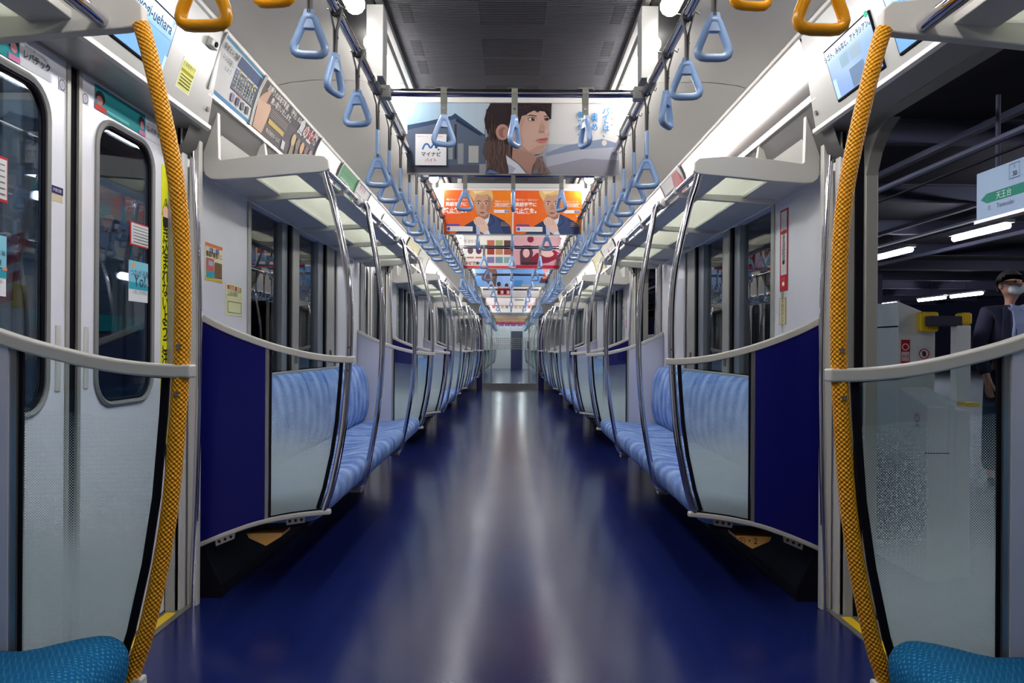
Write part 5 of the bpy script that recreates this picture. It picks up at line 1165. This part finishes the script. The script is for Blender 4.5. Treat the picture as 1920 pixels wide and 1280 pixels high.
# platform gate housings
t = thing('platform_gate', (1.95, 3.84, -0.04), 'grey-white platform screen gate housing with red notices outside the open doorway', 'platform gate')
MB().extr([(0, 0, 0), (0.19, 0, 0), (0.19, 0, 1.25), (0.10, 0, 1.29), (0, 0, 1.33)], (0, 2.4, 0)).build('gate_housing', M['gate'], t, bevel=0.006)
MB().box(-0.002, 0.0, 0.0, 2.4, 1.20, 1.207).build('panel_joint', M['black'], t)
MB().extr([(0, -0.27, 0), (0, -0.002, 0), (0, -0.002, 0.90), (0, -0.27, 0.82)], (0.105, 0, 0)).build('sensor_box', M['gate'], t, bevel=0.006)
MB().extr([(0.105, -0.24, 0), (0.105, -0.002, 0), (0.105, -0.002, 0.90), (0.105, -0.24, 0.83)], (0.05, 0, 0)).build('sensor_box_side', M['gate'], t, bevel=0.006)
MB().box(-0.002, 0.107, -0.272, -0.26, 0.60, 0.604).build('box_joint', M['black'], t)
MB().box(0.09, 0.18, -0.05, 0.0, 1.176, 1.275).build('arm_mount', M['yellow'], t, bevel=0.010)
MB().box(0.11, 0.27, -0.10, -0.04, 1.203, 1.253).build('barrier_arm', M['beamd'], t, bevel=0.006)
MB().box(0.262, 0.315, -0.105, -0.035, 1.21, 1.27).build('arm_cap', M['yellow'], t, bevel=0.012)
MB().box(0.24, 0.31, -0.10, -0.04, 0.834, 1.208).build('arm_post', M['gate'], t, bevel=0.006)
MB().box(0.28, 0.35, -0.11, -0.03, 0.808, 0.829).build('post_foot', M['yellow'], t, bevel=0.003)
MB().box(0.16, 0.25, -0.20, -0.02, 0, 0.80).build('lower_post', M['gate'], t, bevel=0.006)
a = Art(flat((0, -0.0012, 0), (1, 0, 0), (0, 0, 1)))
a.rect(0.016, 1.013, 0.061, 1.136, (196, 40, 46)); a.ell(0.0385, 1.100, 0.018, 0.018, (236, 226, 226)); a.ell(0.0385, 1.100, 0.013, 0.013, (196, 40, 46)); a.rect(0.019, 1.028, 0.058, 1.076, (226, 200, 200)); a.text('非常', 0.0385, 1.052, 0.018, (170, 40, 46))
a.rect(0.094, 1.013, 0.170, 1.101, (222, 224, 226)); a.ring(0.132, 1.066, 0.027, 0.027, 0.005, (196, 50, 56)); a.line([(0.114, 1.084), (0.150, 1.048)], 0.004, (196, 50, 56)); a.text('ドアに注意!', 0.132, 1.027, 0.014, (50, 60, 70)); a.ell(0.132, 1.066, 0.010, 0.014, (70, 60, 66))
a.build('gate_notices', t)
a = Art(flat((-0.0012, 0, 0), (0, -1, 0), (0, 0, 1))); a.rect(0.155, 0.71, 0.225, 0.79, (222, 224, 226)); a.ring(0.19, 0.760, 0.022, 0.020, 0.004, (196, 50, 56)); a.text('!', 0.19, 0.760, 0.03, (70, 60, 66)); a.text('注意', 0.19, 0.725, 0.016, (50, 90, 90)); a.build('sensor_notice', t)
t = thing('platform_gate', (1.90, 9.2, -0.04), 'second grey platform gate housing farther down the platform edge', 'platform gate')
MB().box(0, 0.16, 0, 2.6, 0, 1.28).build('gate_housing', M['gate'], t, bevel=0.01)
MB().box(-0.002, 0, 0, 2.6, 1.16, 1.166).build('panel_joint', M['black'], t)
# vending machine glow far along the platform
for k, (x, y) in enumerate(((6.3, 24.5),)):
    t = thing('vending_machine', (x, y, -0.04), 'lit vending machine far along the platform, seen through the window', 'vending machine')
    MB().box(-0.42, 0.42, -0.9, 0.0, 0, 2.1).build('cabinet', M['gate'], t, bevel=0.02)
    for q in range(3): MB().box(-0.36, 0.36, -0.92, -0.90, 1.12 + 0.32 * q, 1.36 + 0.32 * q).build('drink_shelf', colm(((226, 110, 70), (60, 170, 210), (70, 180, 216))[q], 0.5, 1.2), t)

# person on the platform
def skinned(name, verts, edges, radii, m, parent, root=0, sub=2):
    me = bpy.data.meshes.new(name); me.from_pydata(verts, edges, []); o = bpy.data.objects.new(name, me); COL.objects.link(o); o.parent = parent
    sk = o.modifiers.new('skin', 'SKIN'); sk.use_smooth_shade = True
    for i, v in enumerate(me.skin_vertices[0].data):
        r = radii[i]; v.radius = r if isinstance(r, tuple) else (r, r)
    me.skin_vertices[0].data[root].use_root = True
    sb = o.modifiers.new('sub', 'SUBSURF'); sb.levels = sub; sb.render_levels = sub
    me.materials.append(m); return o
pr = thing('person', (4.02, 6.15, -0.04), 'person in dark coat and pale shirt with face mask and glasses on the platform', 'person')
pr.rotation_euler = (0, 0, R(4))
sk_m = mat('skin', (186, 138, 116), 0.5); coat = mat('dark_coat', (26, 28, 52), 0.8); shirt = mat('pale_shirt', (140, 152, 184), 0.8); hairm = mat('dark_hair', (34, 27, 28), 0.75); maskm = mat('face_mask', (196, 206, 208), 0.8)
k_ = 1.0
body = [(0, 0, 1.00), (0, 0.0, 1.22), (0, 0.0, 1.375), (0, 0.0, 1.465), (0, -0.030, 1.535), (0, -0.022, 1.60), (0, -0.015, 1.665)]
be = [(0, 1), (1, 2), (2, 3), (3, 4), (4, 5), (5, 6)]
br = [(0.13, 0.09), (0.14, 0.09), (0.06, 0.055), (0.028, 0.034), (0.050, 0.066), (0.092, 0.114), (0.074, 0.090)]
hands = []
for e in (-1, 1):
    b0 = len(body)
    body += [(e * 0.17, 0, 1.40), (e * 0.235, 0.02, 1.13), (e * 0.235, -0.06, 0.90), (e * 0.232, -0.085, 0.82)]
    be += [(2, b0), (b0, b0 + 1), (b0 + 1, b0 + 2), (b0 + 2, b0 + 3)]; br += [0.055, 0.042, 0.028, (0.022, 0.036)]
    wq = b0 + 3
    for f in range(4):
        c0 = len(body); y = -0.115 + 0.022 * f
        body += [(e * 0.230, y + 0.0, 0.775), (e * 0.226, y - 0.006, 0.74 + 0.004 * abs(f - 1.5)), (e * 0.216, y - 0.010, 0.708 + 0.006 * abs(f - 1.5))]
        be += [(wq, c0), (c0, c0 + 1), (c0 + 1, c0 + 2)]; br += [0.0095, 0.0085, 0.0075]
    c0 = len(body); body += [(e * 0.222, -0.128, 0.80), (e * 0.214, -0.142, 0.765)]; be += [(wq, c0), (c0, c0 + 1)]; br += [0.011, 0.009]
    l0 = len(body); body += [(e * 0.095, 0, 0.93), (e * 0.10, -0.01 - 0.05 * e, 0.50), (e * 0.10, 0.02 - 0.05 * e, 0.10), (e * 0.10, -0.10 - 0.05 * e, 0.045)]
    be += [(0, l0), (l0, l0 + 1), (l0 + 1, l0 + 2), (l0 + 2, l0 + 3)]; br += [0.085, 0.06, 0.04, 0.035]
bodyo = skinned('body', body, be, br, sk_m, pr)
# trousers, coat, shirt
tv = [(0, 0, 0.98)]; te = []; tr_ = [(0.15, 0.11)]
for e in (-1, 1):
    b0 = len(tv); tv += [(e * 0.095, 0, 0.88), (e * 0.10, -0.01 - 0.05 * e, 0.50), (e * 0.10, 0.02 - 0.05 * e, 0.10)]; te += [(0, b0), (b0, b0 + 1), (b0 + 1, b0 + 2)]; tr_ += [0.105, 0.085, 0.07]
skinned('trousers', tv, te, tr_, mat('dark_trousers', (24, 26, 44), 0.8), pr)
cv = [(0, 0.01, 0.72), (0, 0.01, 1.0), (0, 0.01, 1.22), (0, 0.012, 1.38), (0, 0.015, 1.455)]; ce = [(0, 1), (1, 2), (2, 3), (3, 4)]; cr_ = [(0.19, 0.13), (0.175, 0.125), (0.175, 0.125), (0.14, 0.10), (0.07, 0.07)]
for e in (-1, 1):
    b0 = len(cv); cv += [(e * 0.175, 0.005, 1.39), (e * 0.24, 0.02, 1.13), (e * 0.238, -0.06, 0.885)]; ce += [(3, b0), (b0, b0 + 1), (b0 + 1, b0 + 2)]; cr_ += [0.072, 0.062, 0.05]
skinned('coat', cv, ce, cr_, coat, pr)
MB().extr([(-0.10, -0.125, 0.95), (0.08, -0.125, 0.95), (0.055, -0.118, 1.30), (0.06, -0.085, 1.46), (0, -0.085, 1.44), (-0.06, -0.085, 1.46), (-0.06, -0.118, 1.30)], (0, -0.02, 0)).build('shirt_front', shirt, pr, bevel=0.006)
MB().extr([(-0.065, -0.06, 1.44), (-0.008, -0.105, 1.41), (-0.03, -0.11, 1.37), (-0.085, -0.10, 1.42)], (0, -0.012, 0.004)).extr([(0.065, -0.06, 1.44), (0.008, -0.105, 1.41), (0.03, -0.11, 1.37), (0.085, -0.10, 1.42)], (0, -0.012, 0.004)).build('shirt_collar', shirt, pr)
for e in (-1, 1): MB().extr([(e * 0.14, -0.11, 0.80), (e * 0.07, -0.155, 0.80), (e * 0.045, -0.150, 1.25), (e * 0.065, -0.10, 1.44), (e * 0.10, -0.08, 1.44), (e * 0.125, -0.10, 1.30)], (0, 0.02, 0)).build('coat_lapel', coat, pr, bevel=0.004)
hd = thing('head_parts', (0, 0, 0), None, None); hd.parent = pr
def ellipsoid(c, r, nu=14, nv=10, keep=None):
    mb = MB(); vs = []; fs = []
    for i in range(nv + 1):
        ph = math.pi * i / nv
        for j in range(nu): th = 2 * math.pi * j / nu; vs.append((c[0] + r[0] * math.sin(ph) * math.cos(th), c[1] + r[1] * math.sin(ph) * math.sin(th), c[2] + r[2] * math.cos(ph)))
    for i in range(nv):
        for j in range(nu):
            f = (i * nu + j, i * nu + (j + 1) % nu, (i + 1) * nu + (j + 1) % nu, (i + 1) * nu + j)
            if keep is None or all(keep(vs[q]) for q in f): fs.append(f)
    return mb.add(vs, fs)
ellipsoid((0, -0.002, 1.628), (0.090, 0.110, 0.112), 28, 20, keep=lambda p: p[2] > 1.680 + 0.012 * math.sin(p[0] * 90) or (p[1] > -0.045 and p[2] > 1.640) or (p[1] > 0.012 and p[2] > 1.56)).build('hair', hairm, hd, smooth=True)
ellipsoid((0, -0.080, 1.580), (0.064, 0.046, 0.050)).build('face_mask', maskm, hd, smooth=True)
ellipsoid((0, -0.132, 1.612), (0.012, 0.014, 0.018), 8, 6).build('nose', sk_m, hd, smooth=True)
gl = MB()
for e in (-1, 1):
    ellipsoid((e * 0.083, -0.01, 1.61), (0.012, 0.02, 0.030), 8, 6).build('ear', sk_m, hd, smooth=True)
    ellipsoid((e * 0.032, -0.112, 1.636), (0.013, 0.008, 0.008), 8, 6).build('eye', colm((30, 22, 24), 0.3), hd, smooth=True)
    gl.tube([(e * 0.034 + 0.025 * math.cos(q * math.pi / 5), -0.125, 1.634 + 0.017 * math.sin(q * math.pi / 5)) for q in range(10)], 0.0014, 5, closed=True)
    gl.tube([(e * 0.060, -0.122, 1.638), (e * 0.086, -0.01, 1.64)], 0.0022, 5)
    MB().tube([(e * 0.050, -0.115, 1.595), (e * 0.086, -0.02, 1.625)], 0.0015, 4).build('mask_loop', maskm, hd)
gl.build('glasses', M['black'], hd)
for e in (-1, 1): ellipsoid((e * 0.10, -0.08 - 0.05 * e, 0.035), (0.05, 0.13, 0.045), 12, 8).build('shoe', M['black'], pr, smooth=True)

# ============================================================ CLOSED-DOOR SIDE: tracks and opposite train
struct(MB().box(-14, -1.45, -4, 60, -1.1, -1.0), 'ground_track', mat('ballast', (40, 38, 40), 0.9))
t = thing('opposite_train', (-3.55, 5.0, -0.7), 'silver train with a teal waist band on the next track', 'train')
TL = 42.0; tw = mat('train_steel', (120, 124, 130), 0.35, 0.6); teal = mat('teal_band', (30, 156, 150), 0.4)
body = MB(); body.box(-2.2, 0, 0, TL, 0.35, 1.95); body.box(-2.2, 0, 0, TL, 2.78, 3.2); body.box(-2.2, 0, 0, 0.06, 0.35, 3.2)
wy = 0.6
while wy < TL - 2: body.box(-0.05, 0, wy - 0.6, wy, 1.95, 2.78); wy += 2.45
body.build('car_body', tw, t); MB().box(0.0, 0.012, 0, TL, 1.97 - 0.10, 1.97 + 0.04).build('waist_band', teal, t); MB().box(0.0, 0.012, 0, TL, 2.86, 2.98).build('upper_band', teal, t)
wy = 0.6
while wy < TL - 2:
    MB().box(-0.035, -0.03, wy, wy + 1.85, 1.95, 2.78).build('train_window', colm((70, 84, 96), 0.08, 0.35), t); wy += 2.45
MB().box(-1.8, -0.3, 0.4, TL - 0.4, -0.2, 0.35).build('underframe', M['dark'], t)
for k, (x, y, z) in enumerate(((-9, 17.8, 3.2), (-9, 24.5, 3.7), (-9, 29.0, 3.85), (-9, 34.0, 3.85), (-6.2, 10.0, 3.5), (-7.5, 8.0, 3.25))):
    plamp(x, y, z, 1.2, 'distant station lamp beyond the opposite train, %s in depth' % ORD[k], 'lamps beyond the opposite train', mast=1.0)
for k, y in enumerate((1.0, 6.0, 11.0, 16.0)): plamp(-1.80, y, 3.9, 1.2, 'yard lamp added on an unseen mast between the train and the opposite track, %s from the camera' % ORD[k], 'yard lamps between the tracks', mast=1.0, mm='fill')  # out-of-view lamps added to brighten the side of the opposite train
for k, (y, z) in enumerate(((5.05, 2.02), (6.14, 1.60), (10.0, 2.02), (11.85, 2.0))):  # lamps and posts added to stand in for platform lamp reflections in the glass
    t = thing('reflection_lamp', (-3.1, y, z), 'small bright lamp added for a window reflection, on a thin post, %s from the camera' % ORD[k], 'lamp', 'small added reflection lamps')
    MB().tube([(0, -0.09, 0), (0, -0.07, 0), (0, 0.07, 0), (0, 0.09, 0)], 0.03, 10, up=(0, 0, 1), rs=[0.015, 0.03, 0.03, 0.015]).build('lamp_tube', M['lampw'], t, smooth=True)
    MB().tube([(0, 0, -0.03), (0, 0, -z - 1.0)], 0.012, 6).build('added_post', M['beamd'], t)
t = thing('track_pole', (-2.05, 3.17, -1.0), 'pale trackside post with red and white hazard stripes and a signboard', 'post')
MB().box(-0.04, 0.04, -0.04, 0.04, 0, 4.0).build('post_shaft', M['gate'], t, bevel=0.004)
hz = MB(); hz.box(-0.055, 0.055, -0.045, -0.041, 2.20, 2.50, colm((206, 206, 210)))
for q in range(4): hz.add([(-0.055, -0.047, 2.20 + 0.075 * q), (0.055, -0.047, 2.24 + 0.075 * q), (0.055, -0.047, 2.28 + 0.075 * q), (-0.055, -0.047, 2.24 + 0.075 * q)], [(0, 1, 2, 3)], colm((176, 40, 50)))
hz.build('hazard_board', None, t)
MB().box(0.045, 0.15, -0.05, -0.03, 2.33, 2.48).build('signboard', colm((130, 150, 166)), t); MB().box(0.05, 0.085, -0.054, -0.05, 2.43, 2.475).build('red_plate', M['red'], t); MB().box(0.045, 0.085, -0.10, -0.05, 2.19, 2.29).build('yellow_box', M['yellow'], t, bevel=0.006)
